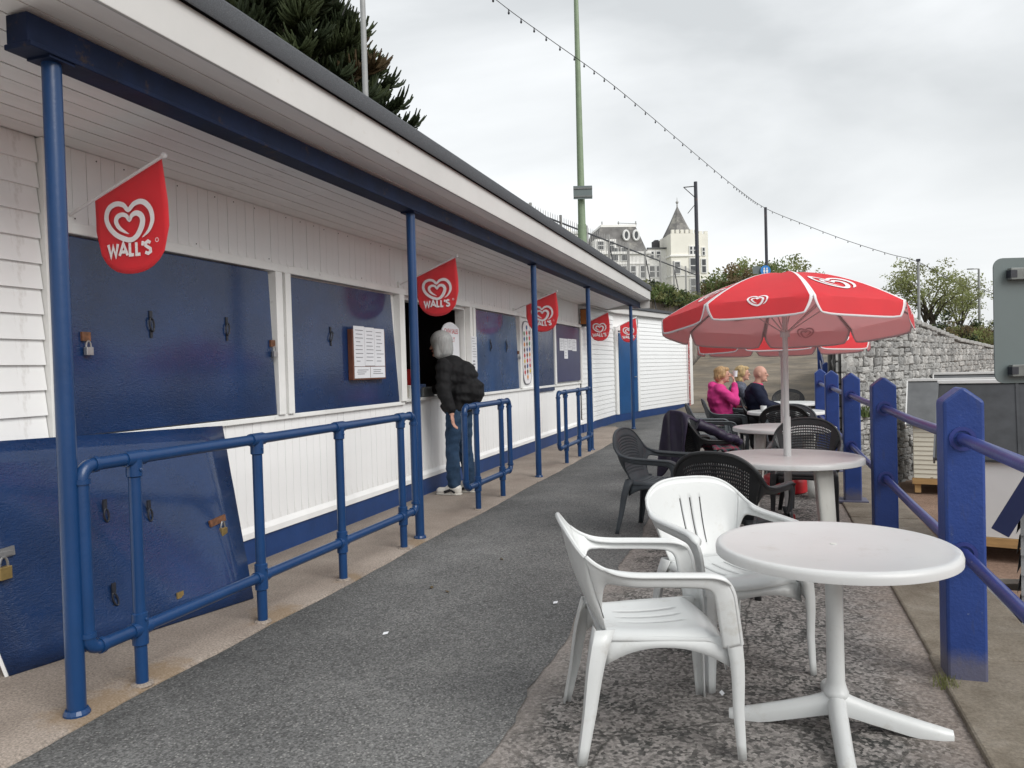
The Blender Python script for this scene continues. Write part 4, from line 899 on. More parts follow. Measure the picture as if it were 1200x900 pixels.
# ================================================================== CLOTHES LEFT ON THE CHAIR
jk = thing('draped_jacket', 'dark purple jacket hung over the back of a black chair', 'jacket', (-.58, 8.05, 0)); ca, sa_ = math.cos(R(38)), math.sin(R(38))
def jl(x, y, z): return V((-.58+x*ca-y*sa_, 8.05+x*sa_+y*ca, z))
rows = []
for j in range(15):
    v_ = j/14; row = []
    for i in range(17):
        u = i/16*2-1; a = station(SD, u*3.1)[0]; fold = (.034*math.sin(u*7+v_*2.5+1)+.015*math.sin(u*15+v_*5))*min(1, v_*1.6)
        if j < 4: p = a+V((.10-.04*j, 0, .02+.018*j+.02*mnoise.noise(V((u*3, j*.7, 2))))); 
        else: p = a+V((-.035-.05*((j-4)/10)-fold, u*.05*((j-4)/10)+.02*math.sin(v_*6+u*3), .075-.06*u*u-.60*((j-4)/10)**1.05*(1-.13*math.cos(u*4+.6))))
        row.append(jl(p.x, p.y, p.z))
    rows.append(row)
mb = MB(); mb.grid(rows); o = mb.build('body', 'purple_cloth', jk, smooth=True, ang=180, solid=.02, solid_off=0)
md = o.modifiers.new('sub', 'SUBSURF'); md.levels = md.render_levels = 1
mb = MB(); pts = cat_rom([jl(-.24, -.22, .80), jl(-.10, -.27, .74), jl(.03, -.295, .665), jl(.13, -.30, .645), jl(.2, -.29, .60)], 5); mb.tube(pts, [.060-.026*i/(len(pts)-1)+.006*math.sin(i*1.7) for i in range(len(pts))], 10); mb.build('sleeve', 'purple_cloth', jk, smooth=True)
rg = thing('tartan_rug', 'crumpled tartan rug lying over the chair arm and seat', 'rug', (-.5, 8.0, .43))
rows = []
for j in range(13):
    row = []
    for i in range(15):
        u, v_ = i/14, j/12; x = -.12+.42*u; y = -.31+.36*v_; z = .52+.10*mnoise.noise(V((u*3.3, v_*3, 5)))+.10*(1-v_)-.16*max(0, u-.72)/.28-.1*max(0, .15-v_)/.15; row.append(jl(x, y, z))
    rows.append(row)
mb = MB(); mb.grid(rows); o = mb.build('cloth', 'tartan', rg, smooth=True, ang=180, solid=.03, solid_off=0); md = o.modifiers.new('sub', 'SUBSURF'); md.levels = md.render_levels = 1
o = MB().ell(jl(.30, -.20, .47), (.10, .07, .045), 12, 8).build('pink_end', 'pink_collar', rg, smooth=True)

# ================================================================== PEOPLE
def fingers(mb, w_, d, palm_n, curl=.5, s=1, side=1):
    """palm + five fingers; d = hand direction, palm_n = palm normal"""
    w_, d, pn = V(w_), V(d).normalized(), V(palm_n).normalized(); a = d.cross(pn).normalized()*side
    for k in (-1.2, -.4, .4, 1.2): mb.caps(w_+a*.014*k*s, w_+d*.085*s+a*.019*k*s, .014*s, .012*s, 8)
    for k, ln in ((-1.2, .062), (-.4, .072), (.4, .078), (1.2, .07)):
        b0 = w_+d*.09*s+a*.019*k*s; d1 = (d+pn*curl*.6).normalized(); b1 = b0+d1*ln*.55*s; d2 = (d+pn*curl*1.8).normalized(); mb.caps(b0, b1, .0105*s, .0095*s, 8); mb.caps(b1, b1+d2*ln*.5*s, .0095*s, .0085*s, 8)
    b0 = w_+d*.025*s+a*.022*s; b1 = b0+(d*.6+a*.9+pn*.3).normalized()*.04*s; mb.caps(b0, b1, .014*s, .011*s, 8); mb.caps(b1, b1+(d+a*.3+pn*.5).normalized()*.033*s, .011*s, .009*s, 8)
def face(mb, c, f, up, s=1):
    """head with nose, brow, chin, ears; c centre, f facing"""
    c, f, up = V(c), V(f).normalized(), V(up).normalized(); l_ = up.cross(f); rot = Matrix((f, l_, up)).transposed()
    mb.ell(c+up*.015*s, (.098*s, .076*s, .108*s), 16, 12, rot); mb.ell(c+f*.028*s-up*.055*s, (.062*s, .055*s, .065*s), 14, 10, rot); mb.caps(c+f*.09*s+up*.012*s, c+f*.112*s-up*.022*s, .010*s, .015*s, 8)
    mb.ell(c+f*.085*s-up*.098*s, (.02*s, .024*s, .018*s), 8, 6, rot); mb.ell(c+f*.086*s-up*.055*s, (.014*s, .024*s, .012*s), 8, 6, rot); mb.ell(c+f*.08*s+up*.035*s, (.018*s, .05*s, .012*s), 8, 6, rot)
    for k in (1, -1): mb.ell(c+l_*.076*s*k-f*.006*s-up*.005*s, (.020*s, .010*s, .032*s), 8, 6, rot)
def face_bits(t, c, f, up, s=1):
    c, f, up = V(c), V(f).normalized(), V(up).normalized(); l_ = up.cross(f)
    for k in (1, -1): MB().ell(c+f*.088*s+l_*.031*s*k+up*.012*s, (.008*s, .012*s, .007*s), 8, 6).build('eye', 'eye_dark', t, smooth=True)
    MB().ell(c+f*.097*s-up*.055*s, (.006*s, .020*s, .006*s), 8, 6, Matrix((f, l_, up)).transposed()).build('mouth', 'lip', t, smooth=True)
# customer at the hatch: faces -X, leaning on the counter
def customer():
    B = V((-3.27, 7.92, .024)); t = thing('person', 'person with silver bob in black padded jacket and jeans at the hatch', 'person', B)
    q = lambda x, y, z: B+V((x, y, z))
    hipL, hipR = q(.03, -.095, .93), q(.05, .095, .93); knL, knR = q(-.02, -.09, .52), q(.06, .10, .52); anL, anR = q(-.01, -.09, .09), q(.10, .11, .09)
    neck = q(-.12, .0, 1.50); hd = q(-.17, .0, 1.67); shL, shR = q(-.06, -.19, 1.43), q(-.06, .19, 1.43)
    elL, elR = q(-.02, -.27, 1.14), q(-.10, .26, 1.15); wrL, wrR = q(.06, -.26, .905), q(-.36, .14, 1.16)
    b = MB(); face(b, hd, (-.97, .05, -.15), (-.15, 0, 1), 1.08); b.caps(neck, hd+V((.02, 0, -.06)), .055, .052); b.ell(q(-.0, 0, 1.28), (.14, .19, .24)); b.ell(q(.04, 0, .98), (.14, .17, .14)); b.caps(q(0, 0, 1.0), q(-.05, 0, 1.42), .14, .12)
    for a, c, e in ((shL, elL, wrL), (shR, elR, wrR)): b.caps(a, c, .05, .042); b.caps(c, e, .042, .028)
    b.caps(q(-.05, -.17, 1.42), q(-.05, .17, 1.42), .06, .06)
    for a, c, e in ((hipL, knL, anL), (hipR, knR, anR)): b.caps(a, c, .082, .055); b.caps(c, e, .055, .04); b.caps(e+V((.02, 0, -.035)), e+V((-.15, 0, -.05)), .038, .03)
    fingers(b, wrL+V((0, 0, -.01)), (.12, .0, -1), (1, 0, 0), .7, 1, 1); fingers(b, wrR, (-1, -.1, -.05), (0, 0, -1), .4)
    remeshed(b, 'body', 'skin', t, .009, 3); face_bits(t, hd, (-.97, .05, -.15), (-.15, 0, 1), 1.08)
    j = MB(); j.ell(q(-.02, .0, 1.29), (.175, .21, .26)); j.ell(q(.09, .02, 1.13), (.185, .21, .19)); j.ell(q(.02, 0, .98), (.185, .205, .13)); j.caps(q(-.07, -.17, 1.43), q(-.07, .17, 1.43), .085, .085); j.ell(q(.18, .05, 1.14), (.14, .19, .16)); j.ell(q(.09, .03, 1.29), (.165, .20, .19)); j.ell(q(.0, .02, 1.40), (.15, .20, .11)); j.ell(q(-.07, 0, 1.47), (.11, .12, .07))
    for a, c, e in ((shL, elL, q(.05, -.265, .955)), (shR, elR, q(-.30, .155, 1.16))): j.caps(a, c, .085, .080); j.caps(c, e, .080, .058)
    for zz in (.92, 1.02, 1.13, 1.24, 1.35): pass
    jo = remeshed(j, 'jacket', 'black_quilt', t, .011, 6)
    for v_ in jo.data.vertices:
        z = v_.co.z; s_ = .006*math.cos((z+.15*v_.co.x+.1*v_.co.y)*2*math.pi/.105); n_ = V((v_.co.x-.03, v_.co.y, 0)); n_ = n_.normalized() if n_.length > .02 else V((0, 0, 0)); v_.co += n_*s_+n_*.016*mnoise.noise(V((v_.co.x*8, v_.co.y*8, v_.co.z*13)))+n_*.007*mnoise.noise(v_.co*28)
    p = MB(); p.ell(q(.04, 0, .95), (.155, .185, .11))
    for a, c, e in ((hipL, knL, anL), (hipR, knR, anR)): p.caps(a, c, .105, .083); p.caps(c, e+V((0, 0, .03)), .083, .078)
    po = remeshed(p, 'jeans', 'denim', t, .012, 5)
    for v_ in po.data.vertices: v_.co.x += .014*mnoise.noise(V((v_.co.x*6, v_.co.y*6, v_.co.z*16))); v_.co.y += .014*mnoise.noise(V((v_.co.x*4, v_.co.y*4+7, v_.co.z*14)))
    h = MB(); up = V((-.15, 0, 1)).normalized(); h.ell(hd+V((.02, 0, .04)), (.128, .118, .118), 18, 12); h.caps(hd+V((.028, 0, .03)), hd+V((.045, 0, -.075)), .118, .108, 18); h.caps(hd+V((.01, .055, .0)), hd+V((.01, .062, -.11)), .06, .055); h.caps(hd+V((.01, -.055, .0)), hd+V((.01, -.062, -.11)), .06, .055)
    ho = remeshed(h, 'hair', 'silver_hair', t, .009, 5)
    for v_ in ho.data.vertices:
        an = math.atan2(v_.co.y, v_.co.x+.13); n_ = V((v_.co.x+.13, v_.co.y, 0)).normalized(); v_.co += n_*.003*math.sin(an*38)*min(1, max(0, (1.80-v_.co.z)/.08))
    for e in (anL, anR):
        s_ = MB(); s_.caps(e+V((.035, 0, -.045)), e+V((-.17, 0, -.052)), .052, .044); s_.caps(e+V((.03, 0, -.02)), e+V((-.06, 0, -.03)), .058, .05); so_ = remeshed(s_, 'shoe', 'shoe_white', t, .009, 3)
        for v_ in so_.data.vertices: v_.co.z = max(v_.co.z, .002)
        for k in (1, -1):
            mb = MB(); mb.bar(e+V((-.10, k*.054, -.055)), e+V((-.02, k*.062, -.03)), .004, .03); mb.bar(e+V((-.02, k*.062, -.03)), e+V((.03, k*.062, -.06)), .004, .022); mb.build('shoe_stripe', 'dark_cloth', so_)
        mb = MB(); mb.prism([e+V((x, y, -.088)) for x, y in ((.085, -.03), (.085, .03), (.04, .05), (-.12, .05), (-.20, .035), (-.215, 0), (-.20, -.035), (-.12, -.05), (.04, -.05))], (0, 0, .018)); mb.build('sole', 'shoe_white', so_, bevel=.004)
customer()
def seated(x, y, rz, label, top, hair, hairkind, pose, collar=None, top2=None, hgt=0):
    t = thing('person', label, 'person', (x, y, 0)); ca, sa_ = math.cos(R(rz)), math.sin(R(rz)); up = V((0, 0, 1))
    q = lambda a, b, c: V((x+a*ca-b*sa_, y+a*sa_+b*ca, c+hgt)); dv = lambda a, b, c: V((a*ca-b*sa_, a*sa_+b*ca, c))
    hips = q(-.10, 0, .55); chest = q(-.17, 0, .86); neck = q(-.15, 0, 1.02); hd = q(-.10, 0, 1.185)
    sh = [q(-.17, k*.18, .98) for k in (1, -1)]
    if pose == 'drink': el = [q(.02, .26, .80), q(.05, -.22, .79)]; wr = [q(.13, .12, .70), q(.065, -.05, 1.07)]; hdv = [dv(1, -.3, 0), dv(-.1, .55, .9)]; pn = [dv(0, 0, -1), dv(-1, .1, 0)]
    else: el = [q(-.02, .25, .74), q(-.02, -.25, .74)]; wr = [q(.20, .16, .68), q(.20, -.12, .68)]; hdv = [dv(1, -.4, -.1), dv(1, .4, -.1)]; pn = [dv(0, 0, -1)]*2
    f = dv(1, -.10, -.02 if pose != 'drink' else .02)
    b = MB(); face(b, hd, f, (0, 0, 1)); b.caps(neck, hd+V((0, 0, -.06))-f*.01, .058, .054); b.caps(hips, chest, .13, .14); b.ell(chest, (.13, .17, .19)); b.caps(sh[0], sh[1], .06, .06)
    kn = [q(.34, k*.11, .47) for k in (1, -1)]; an = [q(.36, k*.11, .08) for k in (1, -1)]
    for i in (0, 1):
        b.caps(sh[i], el[i], .047, .04); b.caps(el[i], wr[i], .04, .028); fingers(b, wr[i], hdv[i], pn[i], .6); b.caps(hips+dv(.02, (.09, -.09)[i], -.02), kn[i], .08, .058); b.caps(kn[i], an[i], .055, .038); b.caps(an[i]+V((0, 0, -.035)), an[i]+dv(.14, 0, -.05), .036, .03)
    remeshed(b, 'body', 'skin', t, .009, 3); face_bits(t, hd, f, (0, 0, 1))
    j = MB(); j.caps(hips+V((0, 0, .03)), chest, .165, .17); j.ell(chest, (.165, .21, .21)); j.caps(sh[0], sh[1], .078, .078)
    for i in (0, 1): j.caps(sh[i], el[i], .075, .065); j.caps(el[i], el[i].lerp(wr[i], .88), .065, .046)
    if hairkind == 'hood': j.ell(neck+dv(-.09, 0, .0), (.085, .12, .075)); j.ell(neck+dv(-.01, 0, -.03), (.09, .11, .06))
    jo = remeshed(j, 'jumper', top, t, .013, 4)
    for v_ in jo.data.vertices: v_.co += V((1, 0, 0))*.016*mnoise.noise(V((v_.co.x*9, v_.co.y*9, v_.co.z*17)))+V((0, 1, 0))*.016*mnoise.noise(V((v_.co.x*9+5, v_.co.y*9, v_.co.z*17)))
    p = MB(); p.ell(hips, (.17, .19, .12))
    for i in (0, 1): p.caps(hips+dv(.02, (.09, -.09)[i], -.02), kn[i], .10, .078); p.caps(kn[i], an[i]+V((0, 0, .03)), .075, .06)
    remeshed(p, 'trousers', 'dark_cloth', t, .014, 4)
    for i in (0, 1): s_ = MB(); s_.caps(an[i]+V((0, 0, -.04)), an[i]+dv(.15, 0, -.048), .042, .034); remeshed(s_, 'shoe', 'dark_cloth', t, .01, 3)
    if collar:
        mb = MB(); mb.grid([[neck+dv(.072*math.cos(a)+.015, .078*math.sin(a), z+.02*math.cos(a)*(-1 if z < 0 else -.6)) for a in [i*math.pi/8 for i in range(16)]] for z in (-.03, .005, .035)], closed=True); mb.build('collar', collar, t, smooth=True, solid=.012)
    if hair:
        h = MB(); h.ell(hd+dv(-.025, 0, .045), (.105, .092, .092), 16, 12)
        if hairkind in ('hood', 'bob'): h.ell(hd+dv(-.06, 0, -.02), (.07, .09, .09)); h.ell(hd+dv(.03, 0, .085), (.075, .08, .04)); h.ell(hd+dv(-.01, .07, .0), (.05, .025, .055)); h.ell(hd+dv(-.01, -.07, .0), (.05, .025, .055))
        if hairkind == 'bob': h.ell(hd+dv(-.05, .0, -.10), (.07, .085, .07))
        ho = remeshed(h, 'hair', hair, t, .011, 3)
        for v_ in ho.data.vertices: v_.co += V((.8, .5, .6))*.012*mnoise.noise(v_.co*26)
    return t, q, wr
t, q, wr = seated(-.50, 11.95, 10, 'person in pink fleece lifting a white cup to drink', 'pink_fleece', 'blonde_hair', 'hood', 'drink', hgt=.03)
c_ = q(.085, -.015, 1.155); tag(MB().lathe([(.028, 0), (.036, .085), (.038, .09), (.03, .09)], c_, 14).build('paper_cup', 'papers', smooth=True), 'white cup held to the face of the person in pink', 'cup')
seated(-.24, 13.2, 5, 'person with fair hair and grey cardigan beside the pink fleece', 'grey_knit', 'fair_hair', 'bob', 'rest', hgt=.03)
seated(.04, 12.0, 0, 'bald person in navy jumper with pink collar at the table', 'navy_knit', None, 'bald', 'rest', collar='pink_collar', hgt=.03)
tag(MB().lathe([(.03, 0), (.042, .08), (.044, .08), (.036, .005)], (-.02, 11.25, .703), 14).build('mug', 'white_plastic', smooth=True), 'white mug on the table before the seated people', 'mug')

# ================================================================== SEA WALL, STONE BY STONE
swl = thing('sea_wall', 'grey rubble stone sea wall holding up the headland', 'wall', (1.5, 13.2, -1.15))
mb = MB()
def wsum():
    s = [0]
    for a, b in zip(WL[:-1], WL[1:]): s.append(s[-1]+math.dist(a, b))
    return s
WS = wsum()
def wpt(d):
    for i in range(len(WL)-1):
        if d <= WS[i+1] or i == len(WL)-2:
            f = (d-WS[i])/(WS[i+1]-WS[i]); a, b = V((*WL[i], 0)), V((*WL[i+1], 0)); dr = (b-a).normalized(); return a.lerp(b, f), dr, V((dr.y, -dr.x, 0))
def top_of(d):
    for i in range(len(WS)-1):
        if d <= WS[i+1] or i == len(WS)-2: return WZ[i]+(WZ[i+1]-WZ[i])*min(1, (d-WS[i])/(WS[i+1]-WS[i]))
rows0, rows1 = [], []
ds = sorted(set(WS+[WS[-1]*i/60 for i in range(61)]))
for a, b in zip(ds[:-1], ds[1:]):
    m_ = (a+b)/2; nn = wpt(m_)[2]; nn = nn if (m_ > WS[1]) else V((-abs(nn.x), nn.y, 0)).normalized()
    p, q_ = wpt(a)[0], wpt(b)[0]; s_ = nn*-.03
    mb.add([p+s_+V((0,0,-1.3)), q_+s_+V((0,0,-1.3)), q_+s_+V((0,0,top_of(b)-.02)), p+s_+V((0,0,top_of(a)-.02)), p+s_*4+V((0,0,-1.3)), q_+s_*4+V((0,0,-1.3)), q_+s_*4+V((0,0,top_of(b)-.02)), p+s_*4+V((0,0,top_of(a)-.02))], [(0,1,2,3),(3,2,6,7),(5,4,7,6)])
mb.build('core', 'mortar', swl)
stones = []
def stone_mesh(k):
    b = MB(); r2 = random.Random(k); ps = []
    for sx, sz in ((-1,-1),(-.25,-1.0),(.35,-1.0),(1,-1),(1,-.2),(1,.4),(1,1),(.3,1),(-.4,1),(-1,1),(-1,.3),(-1,-.3)): ps.append((sx*.5*r2.uniform(.86, 1.0), sz*.5*r2.uniform(.86, 1.0)))
    inner = [(x*.70+r2.uniform(-.03, .03), z*.70+r2.uniform(-.03, .03)) for x, z in ps]; c = (r2.uniform(-.1, .1), r2.uniform(-.1, .1))
    v_ = [(x, 0.0, z) for x, z in ps]+[(x*1.0, -.55, z) for x, z in ps]+[(x, -1.0*r2.uniform(.7, 1.1), z) for x, z in inner]+[(c[0], -1.05, c[1])]; n = 12
    f = [(i, (i+1) % n, n+(i+1) % n, n+i) for i in range(n)]+[(n+i, n+(i+1) % n, 2*n+(i+1) % n, 2*n+i) for i in range(n)]+[(2*n+i, 2*n+(i+1) % n, 3*n) for i in range(n)]
    b.add(v_, f); return b
smb = [stone_mesh(k) for k in range(9)]; smats = ['stone', 'stone_pale', 'stone_dark']
smesh = [[b.mesh('stone', mt) for mt in smats] for b in smb]
d0 = WS[1]-9; dmax = WS[4]+6
z = -1.2; course = 0
allst = []
while z < 2.45:
    h = rnd.uniform(.10, .19); d = d0+rnd.uniform(0, .2)
    while d < dmax:
        ln = rnd.uniform(.12, .30)*(1+.012*max(0, d-WS[1])); m_ = d+ln/2
        if z+h < top_of(m_)+.04 and (d-WS[1])*(d+ln-WS[1]) > 0:
            hh = h*rnd.uniform(.92, 1.06)
            if rnd.random() < .16 and h > .16:
                for k in (0, 1): allst.append((m_, z+h*(.25+.5*k)+rnd.uniform(-.012, .012), ln*.97, h*.46))
            else: allst.append((m_, z+h/2+rnd.uniform(-.015, .015), ln*.955, hh))
        d += ln
    z += h
def spx(s):
    p = wpt(s[0])[0]+V((0, 0, s[1])); v_ = p-CAM; k = v_.dot(FW); X_ = 600+FPX*v_.dot(RV)/k; Y_ = 450-FPX*v_.dot(UV)/k
    return X_, Y_, s[2]*s[3]/(k*k)
vis = []; rest = []
for s in allst:
    X_, Y_, ar = spx(s); (vis if (s[0] > WS[1] and 985 < X_ < 1200 and 395 < Y_ < 600) else rest).append((ar, s))
vis.sort(key=lambda a: -a[0]); rest += vis[300:]; vis = vis[:300]
def orient(s):
    p, dr, nn = wpt(s[0]); 
    if s[0] < WS[1]: nn = V((-abs(nn.x), nn.y, 0)).normalized()
    ex = dr if dr.cross(V((0, 0, 1))).dot(nn) > 0 else -dr
    return p, ex, nn
for ar, s in vis:
    p, ex, nn = orient(s); o = piece('stone', smesh[rnd.randrange(9)][rnd.choices((0, 1, 2), (5, 3, 3))[0]], swl, p+nn*(-.03)+V((0, 0, s[1])), rot=(0, rnd.gauss(0, .09), math.atan2(ex.y, ex.x)+rnd.uniform(-.06, .06)), scale=(s[2]*rnd.uniform(.9, 1.06), rnd.uniform(.04, .085), s[3]*rnd.uniform(.9, 1.12)))
b = MB(); 
for ar, s in rest:
    p, ex, nn = orient(s); sm = smb[rnd.randrange(9)]; dp = rnd.uniform(.04, .085); rl = rnd.gauss(0, .09); p = p-nn*.03
    b.add([p+ex*(x*s[2])-nn*(y_*dp)+V((0, 0, s[1]+z_*s[3]*1.03+x*s[2]*rl)) for x, y_, z_ in sm.v], sm.f, rnd.choices((0, 1, 2), (5, 3, 3))[0])
o = b.build('stones', smats, swl); tag(o, kind='stuff')
for k in range(17):          # corner stones
    zz = -1.1+k*.205; p = V((1.2, 15.0, zz)); mb = MB(); sx = .42 if k % 2 else .26
    mb.box(0, sx, -.05, .52-sx*.5, .005, .198); mb.v = [tuple(p+wpt(WS[1]+.01)[1]*(x-.03)+V((.07, .995, 0))*max(0, y_)+wpt(WS[1]+.01)[2]*(.05 if y_ < 0 else 0)+V((0, 0, z_))) for x, y_, z_ in mb.v]
    mb.build('corner_stone', smats[k % 3], swl, bevel=.025)
mb = MB(); mb.prism([(1.225, 15.03, -1.3), (1.62, 15.70, -1.3), (1.5, 16.5, -1.3), (1.31, 16.5, -1.3)], (0, 0, 3.56)); mb.build('corner_core', 'stone', swl)
# capping course
d = d0
while d < dmax:
    ln = rnd.uniform(.5, .9); p, ex, nn = orient((d+ln/2, 0)); h0 = top_of(d+ln/2)
    mb = MB(); c = p-nn*.16+V((0, 0, h0+.045)); mb.bar(c-ex*ln*.49, c+ex*ln*.49, .42, .10); mb.build('cap_stone', 'stone', swl, bevel=.02); d += ln
# tufts and boulders at the foot
def tuft(name, p, n, r_, h, mat, label, cat, group=None):
    mb = MB(); p = V(p)
    for i in range(n):
        a = rnd.uniform(0, 6.283); d_ = r_*math.sqrt(rnd.random()); b0 = p+V((math.cos(a)*d_, math.sin(a)*d_, rnd.uniform(-.3, .3)*h*.3)); l_ = h*rnd.uniform(.5, 1); tip = b0+V((rnd.uniform(-.4, .4)*l_, rnd.uniform(-.4, .4)*l_, l_)); s_ = V((math.sin(a), -math.cos(a), 0))*.012*(h/.2)
        mb.add([b0-s_, b0+s_, tip], [(0, 1, 2)])
    return tag(mb.build(name, mat), label, cat, group)
for px, py, k, lab in ((1014, 488, 14.6, 'green tuft rooted in the sea wall behind the fence'), (1059, 458, 16.6, 'dark tuft rooted high in the sea wall by the cream hut')):
    p = at(px, py, k); tuft('wall_plant', p-R0*0.05, 160, .16, .26, 'leaf_mid', lab, 'plant', 'tufts growing in the sea wall')
tuft('weed', (.70, 3.62, .01), 90, .06, .05, 'leaf_olive', 'small weed at the foot of the near blue post', 'plant')
for i, (px, py, r_) in enumerate(((1020, 585, .35), (1035, 570, .3), (1012, 560, .42), (1048, 556, .3), (1066, 545, .26), (1008, 606, .3))):
    p = onz(px, py, -1.1); mb = MB(); mb.ell((0, 0, 0), (r_, r_*.8, r_*.7), 10, 7); mb.v = [tuple(V(v_)*(1+.35*mnoise.noise(V(v_)*2.5+V((i*7, 0, 0))))+p) for v_ in mb.v]
    tag(mb.build('boulder', 'stone_pale'), 'pale boulder at the foot of the sea wall', 'rock', 'boulders at the foot of the sea wall')

# ================================================================== BEACH HUTS
def local(o, ang):
    c_, s_ = math.cos(ang), math.sin(ang); return lambda a, b, z: V((o[0]+a*c_-b*s_, o[1]+a*s_+b*c_, z))
def beach_hut(o, ang, w_, dp, z0, ze, zr, wallmat, roofmat, label, front_boards=0, legs=True, trim='trim_white', roof_seam=0, over=.10):
    """eaves face the camera: local x runs along the front, y away"""
    q = local(o, ang); t = thing('beach_hut', label, 'hut', (o[0], o[1], z0), group='beach huts below the terrace'); f0 = z0+.28
    mb = MB(); P_ = [q(0, 0, f0), q(w_, 0, f0), q(w_, dp, f0), q(0, dp, f0), q(0, 0, ze), q(w_, 0, ze), q(w_, dp, ze), q(0, dp, ze), q(0, dp/2, zr-.05), q(w_, dp/2, zr-.05)]
    mb.add(P_, [(0,1,5,4),(2,3,7,6),(1,2,6,9,5),(3,0,4,8,7),(0,3,2,1)]); mb.build('wall', wallmat, t)
    if front_boards:
        n = int((ze-f0)/front_boards); ln = w_-.02
        for i in range(n):
            zz = f0+i*front_boards
            for a, b in ((q(.01, 0, zz), q(w_-.01, 0, zz)),):
                d = (b-a).normalized(); nn_ = V((d.y, -d.x, 0)); mb = MB(); mb.add([a, b, b+nn_*.022, a+nn_*.022]+[p+V((0, 0, front_boards*.97)) for p in (a, b, b+nn_*.005, a+nn_*.005)], [(0,3,2,1),(4,5,6,7),(3,2,6,7)[::-1],(0,4,7,3),(1,2,6,5)]); mb.build('board', wallmat, t)
    sl_ = (zr-ze)/(dp/2); e = over
    for k, (y0, y1) in enumerate(((-e, dp/2), (dp+e, dp/2))):
        zz0 = ze-sl_*e; mb = MB(); mb.prism([q(-e, y0, zz0), q(w_+e, y0, zz0), q(w_+e, y1, zr), q(-e, y1, zr)], (0, 0, .03)); rf = mb.build('roof_slope', roofmat, t)
        for a in ((-e-.012, w_+e+.012)): mb = MB(); mb.bar(q(a, y0, zz0+.0), q(a, y1, zr+.0), .02, .11); mb.build('bargeboard', trim, rf)
        if roof_seam and k == 0:
            for j in range(1, roof_seam): x = -e+(w_+2*e)*j/roof_seam; mb = MB(); mb.bar(q(x, y0, zz0+.036), q(x, y1, zr+.036), .035, .014); mb.build('roof_batten', roofmat, rf)
    mb = MB(); mb.bar(q(-e-.02, dp/2, zr+.03), q(w_+e+.02, dp/2, zr+.03), .12, .05); mb.build('ridge_cap', 'trim_white', t, bevel=.006)
    if legs:
        for a in (.06, w_-.06):
            for b in (.06, dp-.06): mb = MB(); c = q(a, b, z0); mb.box(c.x-.05, c.x+.05, c.y-.05, c.y+.05, z0, f0); mb.build('leg', 'timber_new', t)
        for b in (0, dp): mb = MB(); mb.bar(q(-.02, b, f0-.06), q(w_+.02, b, f0-.06), .06, .11); mb.build('floor_beam', 'timber_new', t)
    return t
SZ = -1.12
p = onz(1071, 577, SZ); beach_hut((p.x, p.y), R(-12), 1.7, 1.5, SZ, .22, .93, 'cream_boards', 'roof_slate', 'cream boarded beach hut on timber legs by the sea wall', .085)
p = onz(1097, 650, SZ); beach_hut((p.x+.06, p.y), R(-14), 2.6, 2.1, SZ-.0, .13, 1.02, 'hut_white', 'roof_dark', 'white beach hut with a black felt roof', 0, True, 'roof_slate', 3, .05)
p = at(1100, 470, 17.0); beach_hut((p.x, p.y), R(-12), 1.5, 1.5, SZ, .15, .98, 'hut_grey', 'roof_slate', 'grey roofed beach hut behind the white one', .1)
# near hut at the edge: gable towards the terrace
hc = at(1196, 600, 4.6); q = local((hc.x, hc.y), R(-21)); t = thing('beach_hut', 'pale boarded hut with navy bargeboard right below the fence', 'hut', (hc.x, hc.y, SZ), group='beach huts below the terrace')
mb = MB(); mb.add([q(0,0,SZ), q(1.8,0,SZ), q(1.8,1.6,SZ), q(0,1.6,SZ), q(0,0,.52), q(1.8,0,.52), q(1.8,1.6,.52), q(0,1.6,.52), q(.9,0,2.25), q(.9,1.6,2.25)], [(0,1,5,8,4),(2,3,7,9,6),(1,2,6,5),(3,0,4,7)]); mb.build('wall', 'hut_grey', t)
for i in range(13):
    zz = SZ+.12*i; mb = MB(); a, b = q(.0, -.002, zz), q(1.8, -.002, zz); nn_ = q(0, -1, 0)-q(0, 0, 0); mb.add([a, b, b+nn_*.022, a+nn_*.022]+[p+V((0,0,.117)) for p in (a, b, b+nn_*.006, a+nn_*.006)], [(4,5,6,7),(3,2,6,7)]); mb.build('board', 'hut_grey', t)
    mb = MB(); a, b = q(-.002, 0, zz), q(-.002, 1.6, zz); nn_ = q(-1, 0, 0)-q(0, 0, 0); mb.add([a, b, b+nn_*.022, a+nn_*.022]+[p+V((0,0,.117)) for p in (a, b, b+nn_*.006, a+nn_*.006)], [(4,5,6,7),(3,2,6,7)]); mb.build('board', 'hut_grey', t)
for x0, x1 in ((-.09, .9), (1.89, .9)):
    z0_ = .52-.173; mb = MB(); mb.prism([q(x0, -.12, z0_), q(x0, 1.7, z0_), q(x1, 1.7, 2.26), q(x1, -.12, 2.26)], (0, 0, .03)); rf = mb.build('roof_slope', 'roof_slate', t)
    mb = MB(); mb.bar(q(x0, -.135, z0_), q(x1, -.135, 2.26), .025, .10, up=(0, 0, 1)); mb.build('bargeboard', 'navy_trim', rf, bevel=.004)
